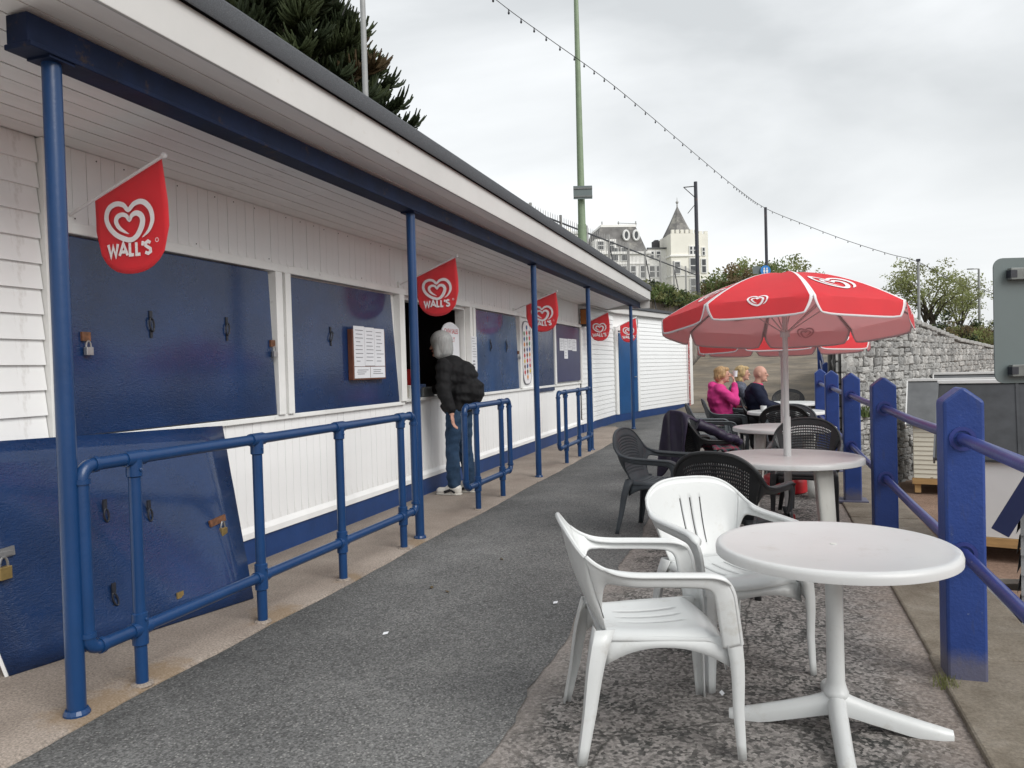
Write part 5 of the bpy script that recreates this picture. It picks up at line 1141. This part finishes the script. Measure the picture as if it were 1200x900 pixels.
# low timber frame on the sand beside the terrace
tf = thing('timber_frame', 'weathered timber frame with a white plank beside the terrace edge', 'timber', (1.6, 5.0, SZ))
P0, P1 = V((1.45, 4.0, -.30)), V((1.62, 6.1, -.30))
def plank(name, a, b, w_, h, mat): mb = MB(); mb.bar(a, b, w_, h); mb.build(name, mat, tf, bevel=.004)
plank('plank', (1.33, 3.9, -.28), (1.43, 6.1, -.28), .07, .16, 'plank_white'); plank('plank', (2.1, 4.1, -.42), (2.2, 6.4, -.42), .07, .14, 'timber_old')
for x, y in ((1.42, 4.0), (1.50, 6.0), (1.46, 5.2), (2.1, 4.2), (2.2, 6.3)): plank('post', (x-.06, y, SZ), (x-.06, y, -.34), .10, .10, 'timber_red')
for y in (4.3, 5.2, 6.2): plank('beam', (1.40+.04*(y-4), y, -.44), (2.15, y, -.5), .10, .09, 'timber_old')
plank('plank', (1.42, 6.42, -.30), (2.6, 6.55, -.24), .12, .05, 'timber_old'); plank('plank', (1.5, 6.9, -.40), (2.7, 6.85, -.40), .16, .05, 'timber_old')
tag(MB().box(1.36, 1.48, 6.14, 6.24, -.27, -.19).box(1.375, 1.465, 6.155, 6.225, -.19, -.17).build('rubber_block', 'black_plastic', bevel=.01), 'small black block on the timber frame end', 'block')
# big sign seen from behind
k = 3.6; c = at(1245, 374, k); ex = R0; ey = V((0, 0, 1)); t = thing('sign_plate', 'grey sign plate with rounded corner seen from behind', 'sign', (c.x, c.y, SZ))
W2, H2, rr = .32, .293, .045; pts = []
for cx_, cz_, a0 in ((W2-rr, H2-rr, 0), (-W2+rr, H2-rr, 90), (-W2+rr, -H2+rr, 180), (W2-rr, -H2+rr, 270)):
    for i in range(7): a = R(a0+15*i); pts.append(c+ex*(cx_+rr*math.cos(a))+ey*(cz_+rr*math.sin(a)))
mb = MB(); mb.prism(pts, FW*.006); mb.build('plate', 'sign_grey', t)
for zz in (.215, -.235):
    mb = MB(); a = c+ey*zz-FW*.02; mb.bar(a-ex*.26, a+ex*.3, .03, .055, up=ey); br = mb.build('channel', 'bracket', t, bevel=.003)
    mb = MB(); mb.bar(a-ex*.262, a-ex*.232, .034, .034, up=ey); mb.build('end_slot', 'iron_dark', br); mb = MB(); mb.lathe([(.014, 0), (.014, .014), (.006, .014)], (0, 0, 0), 8); mb.v = [tuple(a-ex*.17-FW*(.015+z)+ex*x+ey*y) for x, y, z in mb.v]; mb.build('bolt', 'steel', br)
mb = MB(); b_ = c+ex*.17-FW*.07; mb.tube([(b_.x, b_.y, SZ-.1), (b_.x, b_.y, c.z+.35)], .038, 12); mb.build('pole', 'pole_grey', t, smooth=True)

# ================================================================== UPPER TERRACE: WALL, FENCE, HEDGE
tw = thing('terrace_wall', 'tall rough stone terrace wall behind the hut', 'wall', (-8, 20, 0))
mb = MB()
for (x0, y0), (x1, y1) in zip(TW[:-1], TW[1:]):
    d = V((x1-x0, y1-y0, 0)).normalized(); nn_ = V((d.y, -d.x, 0)); mb.prism([V((x0, y0, -.5)), V((x1, y1, -.5)), V((x1, y1, -.5))-nn_*.6, V((x0, y0, -.5))-nn_*.6], (0, 0, 5.55))
mb.build('face', 'terrace_stone', tw)
ft = thing('terrace_railing', 'pale spiked iron railing along the top of the terrace wall', 'railing', (-6, 35, 5))
barm = MB().tube([(0, 0, 0), (0, 0, 1.88), (0, 0, 1.95)], [.012, .012, .003], 5).mesh('bar', 'fence_grey')
A_, B_ = V((-8.6, 17.5, 5.0)), V((-3.75, 47.5, 5.0)); nb_ = 150; dd = (B_-A_)
A1, B1 = A_+V((0,0,0)), B_
for i in range(nb_): piece('bar', barm, ft, A_+dd*((i+.5)/nb_))
for i in range(13):
    p = A_+dd*(i/12); mb = MB(); mb.bar(p, p+V((0, 0, 1.98)), .09, .09, up=(0, 1, 0)); mb.build('post', 'fence_grey', ft)
    if i % 2 == 0: mb = MB(); pp = p+V((.62, -.1, -1.7)); mb.tube([p+V((0, 0, 1.7)), pp], .03, 6); mb.tube([pp, pp+V((0, 0, -1.6))], .03, 6); mb.build('strut', 'iron_dark', ft)
for zz in (.15, 1.70): mb = MB(); mb.bar(A_+V((0, 0, zz)), B_+V((0, 0, zz)), .045, .05); mb.build('rail', 'fence_grey' if zz < 1 else 'iron_dark', ft)
# ------------------------------------------------------------------ foliage
def leaf_cloud(mb, c, rad, n, size, flat=.0, mi=0, shell_=.5):
    c = V(c)
    for i in range(n):
        d = V((rnd.gauss(0, 1), rnd.gauss(0, 1), rnd.gauss(0, 1))).normalized(); r_ = rnd.uniform(shell_, 1)**.6; p = c+V((d.x*rad[0], d.y*rad[1], d.z*rad[2]))*r_
        a = V((rnd.gauss(0, 1), rnd.gauss(0, 1), rnd.gauss(0, 1)*(1-flat))).normalized(); b = a.cross(V((rnd.gauss(0, 1), rnd.gauss(0, 1), rnd.gauss(0, 1)))).normalized(); s_ = size*rnd.uniform(.6, 1.3)
        k = len(mb.v); mb.v += [tuple(p-a*s_), tuple(p+b*s_*.45), tuple(p+a*s_), tuple(p-b*s_*.45)]; mb.f.append((k, k+1, k+2, k+3)); mb.mi.append(mi)
def tree(name, base, h, rad, label, mats, n_cl, per, leaf, cl_r, trunk_r=.16, group=None, openness=.35, cat='tree', multi=1, flat_top=False):
    base = V(base); t = thing(name, label, cat, base, group=group); tips = []
    tm = MB()
    for s_ in range(multi):
        off = V((rnd.uniform(-.3, .3)*multi*.4, rnd.uniform(-.3, .3)*multi*.4, 0)) if multi > 1 else V((0, 0, 0)); fork = base+off*1.5+V((0, 0, h*.38)); tm.tube([base+off, base+off*1.2+V((.05, 0, h*.2)), fork], [trunk_r, trunk_r*.8, trunk_r*.6], 7)
        for i in range(9 if multi == 1 else 5):
            a = rnd.uniform(0, 6.283); rr_ = rnd.uniform(.35, .85); e_ = base+off+V((math.cos(a)*rad*rr_, math.sin(a)*rad*rr_, h*rnd.uniform(.6, .92))); mid = fork.lerp(e_, .5)+V((0, 0, h*.06)); tm.tube([fork, mid, e_], [trunk_r*.45, trunk_r*.28, trunk_r*.08], 5); tips.append(e_); tips.append(mid.lerp(e_, .5))
            for j in range(2): e2 = e_+V((rnd.uniform(-.4, .4)*rad, rnd.uniform(-.4, .4)*rad, rnd.uniform(-.05, .16)*h)); tm.tube([mid.lerp(e_, .55), e2], [trunk_r*.18, trunk_r*.05], 4); tips.append(e2)
    tm.build('trunk', 'bark', t, smooth=True)
    cm = MB()
    for i in range(n_cl):
        if rnd.random() < .75: c = rnd.choice(tips)+V((rnd.gauss(0, .12)*rad, rnd.gauss(0, .12)*rad, rnd.gauss(0, .05)*h))
        else:
            a = rnd.uniform(0, 6.283); z = rnd.uniform(.42, 1); rr_ = math.sqrt(max(.05, 1-((z-.62)/.42)**2))*rad*rnd.uniform(.3, 1); c = base+V((math.cos(a)*rr_, math.sin(a)*rr_, h*z))
        k = cl_r*rnd.uniform(.6, 1.3); leaf_cloud(cm, c, (k, k, k*.75), per, leaf, mi=rnd.randrange(len(mats)), shell_=.15)
    cm.build('crown', mats, t); return t
def bush(label, base, rad, h, mats, n_cl, per, leaf, group, cat='bush'):
    base = V(base); t = thing('bush', label, cat, base, group=group); tm = MB()
    for i in range(7): a = rnd.uniform(0, 6.283); tm.tube([base, base+V((math.cos(a)*rad[0]*.6, math.sin(a)*rad[1]*.6, h*rnd.uniform(.5, .9)))], [.05, .015], 5)
    tm.build('stems', 'bark', t); cm = MB()
    for i in range(n_cl):
        d = V((rnd.gauss(0, 1), rnd.gauss(0, 1), abs(rnd.gauss(0, 1)))).normalized(); r_ = rnd.uniform(.45, 1); c = base+V((d.x*rad[0]*r_, d.y*rad[1]*r_, d.z*h*r_*rnd.uniform(.75, 1.08))); k = .16*h*rnd.uniform(.6, 1.4)
        leaf_cloud(cm, c, (k*1.2, k*1.2, k), per, leaf, mi=rnd.randrange(len(mats)), shell_=.1)
    cm.build('foliage', mats, t); return t
# hedge on the terrace wall
hd_ = thing('hedge', 'clipped green hedge on top of the terrace wall', 'hedge', (-4.5, 41, 5)); cm = MB()
for i in range(260):
    f = rnd.uniform(.60, .97); p = A_+dd*f+V((.5+rnd.uniform(-.35, .35), 0, rnd.uniform(-.45, .22))); leaf_cloud(cm, p, (.28, .28, .22), 26, .085, mi=rnd.randrange(3), shell_=.1)
cm.build('foliage', ['leaf_mid', 'leaf_dark', 'leaf_olive'], hd_)
# trees and bushes beyond the lane
def gp(px, k, z): p = at(px, 420, k); return (p.x, p.y, z)
bush('olive bush behind the parasol beside the hotel tower', gp(852, 56, 4.7), (2.8, 2.2), 3.9, ['leaf_olive', 'leaf_brown', 'leaf_mid'], 130, 85, .14, 'bushes beyond the lane')
bush('big pale green bush behind the round blue sign', gp(890, 58, 4.6), (3.2, 2.4), 4.5, ['leaf_olive', 'leaf_pale', 'leaf_mid'], 170, 85, .14, 'bushes beyond the lane')
bush('loose green bush with twiggy top above the parasol', gp(926, 60, 4.6), (2.8, 2.4), 4.9, ['leaf_mid', 'leaf_olive', 'leaf_pale'], 170, 80, .14, 'bushes beyond the lane')
bush('low bush past the pale green ones', gp(960, 64, 4.2), (2.6, 2.2), 3.8, ['leaf_mid', 'leaf_dark', 'leaf_olive'], 120, 80, .14, 'bushes beyond the lane')
tree('spring_tree', gp(1090, 47, 1.4), 5.7, 2.6, 'sparse spring tree with pale new leaves above the sea wall', ['leaf_olive', 'leaf_pale', 'leaf_olive'], 190, 28, .085, .48, .17, multi=3)
tree('spring_tree', gp(1122, 50, 1.4), 5.2, 2.1, 'thin small leaved tree leaning beside the bigger spring tree', ['leaf_olive', 'leaf_pale'], 105, 26, .085, .46, .12, multi=2)
bush('dark green bush at the foot of the spring tree', gp(1075, 40, 1.4), (1.6, 1.4), 2.1, ['leaf_mid', 'leaf_dark'], 80, 55, .085, 'bushes above the sea wall')
bush('brown green bush behind the sea wall', gp(1112, 42, 1.4), (2.2, 1.6), 2.3, ['leaf_olive', 'leaf_dark', 'leaf_brown'], 110, 60, .085, 'bushes above the sea wall')
bush('tawny bush behind the thin lamp column', gp(1142, 44, 1.3), (2.0, 1.5), 2.0, ['leaf_brown', 'leaf_olive', 'leaf_pale'], 100, 60, .085, 'bushes above the sea wall')
bush('reddish bush beside the back of the sign plate', gp(1168, 46, 1.3), (1.8, 1.5), 1.9, ['leaf_brown', 'leaf_rust', 'leaf_mid'], 90, 60, .085, 'bushes above the sea wall')
bush('far grey green bush on the skyline', gp(1150, 90, 2.0), (5, 3), 4.2, ['leaf_dark', 'leaf_olive'], 90, 60, .16, 'bushes above the sea wall')
bush('far dark bush by the edge of the sign plate', gp(1188, 95, 2.0), (6, 3), 4.0, ['leaf_dark', 'leaf_mid'], 90, 60, .16, 'bushes above the sea wall')
# monkey puzzle tree
def monkey(base, zc, rad, top):
    base = V(base); t = thing('monkey_puzzle_tree', 'dark spiky monkey puzzle tree above the kiosk roof', 'tree', base); tm = MB(); tm.tube([base, base+V((.1, 0, (top-base.z)*.5)), V((base.x, base.y, top-.5))], [.38, .3, .08], 9); tr_ = tm.build('trunk', 'bark', t, smooth=True)
    mats = ['leaf_puzzle_dark', 'leaf_puzzle', 'leaf_puzzle', 'leaf_rust']; cm = MB(); bm_ = MB()
    def rope(p, d, ln, r_, mi):
        pts = []; d = d.normalized(); q_ = V(p)
        for i in range(5): pts.append(q_.copy()); q_ = q_+d*(ln/4); d = (d+V((rnd.gauss(0, .1), rnd.gauss(0, .1), .36))).normalized()
        cm.tube(pts, [r_*.8, r_, r_*1.05, r_, r_*.45], 6, cap=False, mi=mi)
        for i in range(14):      # stiff leaf points
            f = rnd.uniform(.05, 3.6); j = int(f); c = pts[j].lerp(pts[j+1], f-j); ax_ = (pts[j+1]-pts[j]).normalized(); s_ = ax_.cross(V((rnd.gauss(0, 1), rnd.gauss(0, 1), rnd.gauss(0, 1)))).normalized(); e_ = c+s_*r_*1.5+ax_*r_*1.1; w_ = ax_.cross(s_)*r_*.5
            k = len(cm.v); cm.v += [tuple(c-w_), tuple(c+w_), tuple(e_)]; cm.f.append((k, k+1, k+2)); cm.mi.append(mi)
    nlev = 13
    for lv in range(nlev):
        f = lv/(nlev-1); z = zc[0]+(zc[1]-zc[0])*f; rl = max(.8, rad*math.sqrt(max(.03, 1-((z-8.9)/5.7)**2))-.45); nbr = 10
        for b in range(nbr):
            a = 2*math.pi*(b+rnd.uniform(-.3, .3))/nbr+lv*.7; d = V((math.cos(a), math.sin(a), 0)); ln = rl*rnd.uniform(.78, 1.08); o_ = V((base.x, base.y, z)); droop = -.34*(1-f)+.35*f
            pts = [o_, o_+d*ln*.35+V((0, 0, droop*ln*.22)), o_+d*ln*.7+V((0, 0, droop*ln*.35)), o_+d*ln+V((0, 0, droop*ln*.30+.18))]; bm_.tube(pts, [.07, .055, .04, .02], 5)
            cu_ = cat_rom(pts, 6); n_ = len(cu_)
            mi = 3 if (rnd.random() < .04) else rnd.choice((0, 0, 1, 2))
            for i in range(7, n_):
                for s_ in range(9 if i > 10 else 4):
                    side = V((-d.y, d.x, 0))*rnd.choice((-1, 1)); dr = d*rnd.uniform(.3, 1.2)+side*rnd.uniform(.2, 1.1)+V((0, 0, rnd.uniform(-.25, .45))); rope(cu_[i], dr, rnd.uniform(.45, .95), rnd.uniform(.030, .042), mi)
    bm_.build('branches', 'bark', t, smooth=True); o = cm.build('crown', mats, t); return t
mk = at(345, 400, 27); monkey((mk.x, mk.y, 4.8), (8.6, 14.0), 4.6, 14.4)

# ================================================================== HOTEL ON THE HILL
KH = 100.0
def hp(px, py, k=KH): return at(px, py, k)
ho = thing('hotel', 'white hotel with slate mansard roof and pointed corner tower', 'hotel', tuple(hp(760, 352)))
cz = lambda y: hp(750, y).z
fx = V((math.cos(YAW+R(6)), math.sin(YAW+R(6)), 0)); fy = V((-fx.y, fx.x, 0)); HO = hp(690, 352)
def hl(px): return (px-690)/9.0
def hbox(name, x0, x1, y0, y1, z0, z1, mat, parent=None, inset=0):
    mb = MB(); a, b, c, d = [HO+fx*x+fy*y for x, y in ((x0, y0), (x1, y0), (x1, y1), (x0, y1))]; o_ = [(x0+inset, y0+inset), (x1-inset, y0+inset), (x1-inset, y1-inset), (x0+inset, y1-inset)]
    lo = [V((p.x, p.y, z0)) for p in (a, b, c, d)]; hi = [HO+fx*x+fy*y for x, y in o_]; hi = [V((p.x, p.y, z1)) for p in hi]
    mb.add(lo+hi, [(0,3,2,1),(4,5,6,7),(0,1,5,4),(1,2,6,5),(2,3,7,6),(3,0,4,7)]); return mb.build(name, mat, parent or ho)
zy = lambda y: cz(y)
zb_ = 5.0
hbox('wall', hl(696), hl(764), 0, 9, zb_, zy(297), 'hotel_white')
hbox('cornice', hl(694), hl(766), -.25, 9.2, zy(297)+.01, zy(294), 'hotel_white')
hbox('mansard_roof', hl(698), hl(762), .1, 8.8, zy(294)+.005, zy(263), 'hotel_slate', inset=1.15)
hbox('roof_crest', hl(709), hl(752), 1.2, 7.6, zy(263)+.005, zy(260), 'hotel_white')
for x in (hl(711), hl(731), hl(752)): mb = MB(); p = HO+fx*x+fy*1.4; mb.tube([V((p.x, p.y, zy(262))), V((p.x, p.y, zy(256)))], .09, 6); mb.build('finial', 'fence_grey', ho)
mb = MB(); a, b = HO+fx*hl(729)+fy*1.3, HO+fx*hl(753)+fy*1.3; mb.tube([V((a.x, a.y, zy(258))), V((b.x, b.y, zy(259)))], .05, 5); mb.build('crest_rail', 'fence_grey', ho)
def hwin(px, py, w_, h, y=-.02, name='window', arch=False):
    x = hl(px); z = zy(py); f = hbox(name, x-w_/2-.12, x+w_/2+.12, y-.12, y+.1, z-h/2-.12, z+h/2+.12, 'trim_white'); hbox('pane', x-w_/2, x+w_/2, y-.125-.02, y-.1, z-h/2, z+h/2, 'window_glass', f); 
    hbox('glazing_bar', x-w_/2, x+w_/2, y-.17, y-.14, z-.05, z+.05, 'trim_white', f); return f
for px in (703, 712, 723, 733, 744, 756):
    hwin(px, 318, .62, 1.5); hwin(px, 338, .62, 1.4)
for px in (722, 734): hwin(px, 299-2, .8, 1.6, .0)
# round dormer windows and upper dormers
for px in (738, 750):
    c = HO+fx*hl(px)+fy*.55; c = V((c.x, c.y, zy(274))); mb = MB(); pts = [c+fx*.36*math.cos(q)+V((0, 0, .62*math.sin(q))) for q in [i*math.pi/9 for i in range(18)]]; mb.tube(pts+[pts[0]], .16, 6, cap=False); wn = mb.build('round_window', 'trim_white', ho, smooth=True)
    mb = MB(); mb.prism([c+fx*.30*math.cos(q)+V((0, 0, .55*math.sin(q)))-fy*.02 for q in [i*math.pi/9 for i in range(18)]], -fy*.05); mb.build('pane', 'window_glass', wn)
for px in (706, 718): 
    hbox('dormer', hl(px)-.75, hl(px)+.75, .0, 2.2, zy(294)+.02, zy(279), 'hotel_white'); hwin(px, 286.5, .7, 1.0, -.0)
hbox('string_course', hl(695), hl(765), -.15, .0, zy(309), zy(307.5), 'hotel_white'); hbox('string_course', hl(695), hl(765), -.15, .0, zy(329), zy(327.5), 'hotel_white')
# link block, tank, tower
hbox('link_block', hl(764)+.01, hl(788), .8, 8, zb_, zy(290), 'hotel_white'); hbox('link_parapet', hl(763.5), hl(787.5), .6, 1.0, zy(290)+.01, zy(288.5), 'roof_slate')
for px in (769, 777): hwin(px, 297, .45, .8, .78); hwin(px, 317, .6, 1.4, .78); hwin(px, 335, .6, 1.4, .78)
hbox('water_tank', hl(774), hl(781.5), 1.6, 2.6, zy(288)+.02, zy(279.5), 'tank_black'); hbox('water_tank_lid', hl(776), hl(780.5), 1.7, 2.5, zy(279.5)+.01, zy(278), 'tank_black')
tx0, tx1 = hl(787), hl(821); hbox('tower', tx0, tx1, -1.2, 3.8, zb_, zy(275), 'hotel_cream'); hbox('tower_cornice', tx0-.15, tx1+.15, -1.35, 3.95, zy(302), zy(300), 'hotel_white'); hbox('tower_cornice', tx0-.12, tx1+.12, -1.32, 3.92, zy(325), zy(323.5), 'hotel_white')
mb = MB(); n_ = 8; cxs = (tx0+tx1)/2-.1; cy_ = 1.3; ap = HO+fx*cxs+fy*cy_; ap = V((ap.x, ap.y, zy(238)))
ring = [HO+fx*(cxs+2.0*math.cos(R(22.5+45*i)))+fy*(cy_+2.0*math.sin(R(22.5+45*i))) for i in range(8)]; ring = [V((p.x, p.y, zy(275)+.02)) for p in ring]; mid = [r_.lerp(V((ap.x, ap.y, zy(257))), .50) for r_ in ring]; mid = [V((m_.x, m_.y, zy(257.5))) for m_ in mid]
mb.add(ring+mid+[ap], [(i, (i+1) % 8, 8+(i+1) % 8, 8+i) for i in range(8)]+[(8+i, 8+(i+1) % 8, 16) for i in range(8)]); sp = mb.build('spire', 'hotel_slate', ho)
mb = MB(); mb.tube([ap-V((0,0,.2)), ap+V((0,0,.5)), ap+V((0,0,1.1))], [.12, .07, .02], 6); mb.ell(ap+V((0,0,.45)), (.2,.2,.2), 8, 6); mb.build('finial', 'fence_grey', sp)
for i in range(6): x = tx0+(tx1-tx0)*(i+.5)/6; hbox('merlon', x-.2, x+.2, -1.2, -.85, zy(275)+.01, zy(270.5), 'hotel_cream')
hbox('turret', hl(822), hl(833), -.9, 3.4, zb_, zy(275.5), 'hotel_cream')
for i in (0, 1): x = hl(824.5)+i*.7; hbox('merlon', x-.22, x+.22, -.9, -.5, zy(275.5)+.01, zy(272), 'hotel_cream')
for px in (811, 815.5): hwin(px, 295, .26, .95, -1.2)
hwin(827, 296, .26, .9, -.9)
for py in (313, 337): hwin(813, py, .72, 1.9, -1.2); hwin(827, py, .5, 1.7, -.9)
hwin(794, 315, .6, 1.4, -1.2)
ho2 = ho; ho = thing('far_house', 'pale flat topped house glimpsed behind the railing', 'house', tuple(hp(665, 352)))
hbox('wall', hl(648), hl(692), 3, 12, zb_, zy(268), 'hotel_white'); hbox('roof', hl(647), hl(693), 2.8, 12.2, zy(268)+.01, zy(265), 'trim_white'); hbox('chimney', hl(672), hl(680), 5, 6.5, zy(265)+.02, zy(258), 'hotel_cream')
for px in (656, 668, 680): hwin(px, 282, .7, 1.5, 2.98)
ho = ho2

# ================================================================== POLES, LAMPS, STRING OF BULBS
def pole(name, label, cat, pb, pt_, k, r0, r1, mat, extra=None, zb=None):
    b = at(*pb, k); tpt = at(*pt_, k); b = V((tpt.x, tpt.y, zb if zb is not None else b.z)); t = thing(name, label, cat, b); mb = MB(); mb.tube([b, b.lerp(tpt, .45), tpt], [r0, (r0+r1)/2, r1], 12); mb.build('column', mat, t, smooth=True); return t, tpt
t, tp = pole('lamp_column', 'tall green lamp column carrying a small sign plate', 'lamp post', (683, 300), (674, -40), 27, .15, .075, 'pole_green', zb=4.8)
mb = MB(); c = at(681, 247, 27); mb.tube([V((tp.x, tp.y, 4.85)), V((tp.x, tp.y, at(681, 262, 27).z))], .16, 12); mb.build('base_door', 'pole_green', t, smooth=True)
c = at(683, 225.5, 26.85); mb = MB(); mb.bar(c-R0*.33, c+R0*.33, .012, .46, up=(0, 0, 1)); pl_ = mb.build('sign_back', 'sign_grey', t)
for zz in (.14, -.14): mb = MB(); mb.bar(c-R0*.33+V((0,0,zz))-FW*.02, c+R0*.33+V((0,0,zz))-FW*.02, .02, .05); mb.build('channel', 'bracket', pl_)
t, tp = pole('steel_pole', 'rust streaked grey steel pole in front of the monkey puzzle tree', 'pole', (421, 130), (423, -60), 19, .075, .065, 'pole_grey', zb=4.8)
a = at(401, 18, 19); b = at(411, -6, 19); mb = MB(); mb.tube([a, b, V((tp.x, tp.y, b.z+.5))], .012, 5); mb.build('stay', 'wire', t)
t, tp = pole('dark_pole', 'dark rusty pole with thin bracket beside the hotel tower', 'pole', (819, 345), (815, 213), 44, .12, .10, 'pole_dark', zb=4.8)
mb = MB(); a = at(801, 219.5, 44); mb.tube([tp+V((0,0,-.25)), a], .03, 5); mb.tube([a, at(814, 231, 44)], .025, 5); mb.tube([at(815, 239, 44), at(806, 250, 44)], .02, 5); mb.build('bracket', 'wire', t)
KB = 50
t, tp = pole('sign_pole', 'dark pole carrying a round blue sign above the parasol', 'pole', (897, 330), (897, 243), KB, .11, .09, 'pole_dark', zb=3.0)
c = at(897, 317, KB-.2); mb = MB(); mb.lathe([(.33, 0), (.33, .03)], (0, 0, 0), 24); mb.v = [tuple(c+R0*x+V((0,0,y))-FW*z) for x, y, z in mb.v]; bs_ = mb.build('blue_disc', 'blue_sign', t)
for s_ in (1, -1):
    mb = MB(); mb.lathe([(.05, 0), (.05, .01)], (0, 0, 0), 10); mb.v = [tuple(c+R0*(x+.09*s_)+V((0,0,y+.13))-FW*(z+.035)) for x, y, z in mb.v]; mb.build('figure_head', 'emblem_white', bs_); mb = MB(); mb.prism([c+R0*(x+.09*s_)+V((0,0,y))-FW*.035 for x, y in ((-.05,.06),(.05,.06),(.07,-.1),(.03,-.1),(.025,-.22),(-.025,-.22),(-.03,-.1),(-.07,-.1))], -FW*.01); mb.build('figure_body', 'emblem_white', bs_)
c = at(888, 316.5, KB-.1); mb = MB(); mb.bar(c-R0*.33, c+R0*.2, .02, .5); mb.build('white_plate', 'sign_grey', t)
t, tp2 = pole('bulb_pole', 'thin grey pole in front of the spring tree holding the bulb string', 'pole', (1078, 385), (1076, 306), 44, .085, .07, 'pole_grey', zb=1.4)
mb = MB(); mb.box(tp2.x-.1, tp2.x+.1, tp2.y-.1, tp2.y+.1, tp2.z-.02, tp2.z+.12); mb.build('cap', 'pole_dark', t)
t, tp3 = pole('street_lamp', 'slim street lamp with a flat arm near the sign plate', 'street lamp', (1150, 404), (1147, 315), 47, .085, .06, 'pole_grey', zb=1.4)
mb = MB(); a = tp3-R0*.55; mb.tube([tp3, a], .035, 6); mb.build('arm', 'pole_grey', t); mb = MB(); mb.bar(a-R0*.15, a+R0*.2, .16, .06); mb.build('lamp_head', 'bracket', t, bevel=.01)
# string of bulbs: high near the camera, over to the far poles
sl_ = thing('bulb_string', 'string of small festoon bulbs looping between the poles', 'string lights', tuple(tp2))
pts = cat_rom([at(500, -70, 17), at(583, 1, 19), at(640, 43, 21.5), at(720, 101, 26), at(800, 168, 33), at(860, 218, 41), at(897, 244, KB), at(940, 262, 49), at(990, 281, 47), at(1040, 297, 45), at(1076, 307, 44), at(1120, 331, 46), at(1147, 338, 47), at(1200, 357, 50)], 14)
mb = MB(); mb.tube(pts, [.010+.008*min(1, i/80) for i in range(len(pts))], 4); mb.build('cable', 'wire', sl_)
bme_ = MB().ell((0, 0, -.085), (.030, .030, .04), 8, 6).tube([(0, 0, -.055), (0, 0, .01)], .016, 6).mesh('bulb', 'iron_dark', True)
acc = 0
for a, b in zip(pts[:-1], pts[1:]):
    acc += (b-a).length
    if acc > .7: acc = 0; piece('bulb', bme_, sl_, b)
# black railing at the left of the lane
t = thing('lane_railing', 'short black iron railing at the left edge of the lane', 'railing', (-2.9, 29, .4))
pp = [(-2.75, 26.5, .28), (-2.85, 29.0, .50), (-2.95, 32.5, .8)]
for x, y, z in pp: mb = MB(); mb.tube([(x, y, z), (x, y, z+1.05)], .035, 8); mb.ell((x, y, z+1.08), (.05, .05, .05), 8, 6); mb.build('post', 'iron_dark', t)
for zz in (.35, .95):
    for a, b in zip(pp[:-1], pp[1:]): mb = MB(); mb.tube([V(a)+V((0,0,zz)), V(b)+V((0,0,zz))], .02, 6); mb.build('rail', 'iron_dark', t)
# a few dead leaves and scraps on the ground
for i, (px, py, c) in enumerate(((524, 693, 'leaf_brown'), (506, 688, 'leaf_brown'), (651, 706, 'papers'), (846, 812, 'papers'), (770, 598, 'papers'), (452, 742, 'papers'), (588, 655, 'leaf_brown'), (1092, 560, 'leaf_brown'))):
    p = onz(px, py, .02); mb = MB(); a = rnd.uniform(0, 3); s_ = .022; d = V((math.cos(a), math.sin(a), .1)); e_ = V((-d.y, d.x, .25))
    mb.prism([p-d*s_, p-d*s_*.2+e_*s_*.5, p+d*s_, p+d*s_*.1-e_*s_*.5], (0, 0, .002)); tag(mb.build('litter' if c == 'papers' else 'dead_leaf', c), 'tiny white scrap of litter lying on the ground' if c == 'papers' else 'tiny brown dead leaf lying on the ground', 'litter' if c == 'papers' else 'leaf', 'scraps and leaves on the ground')
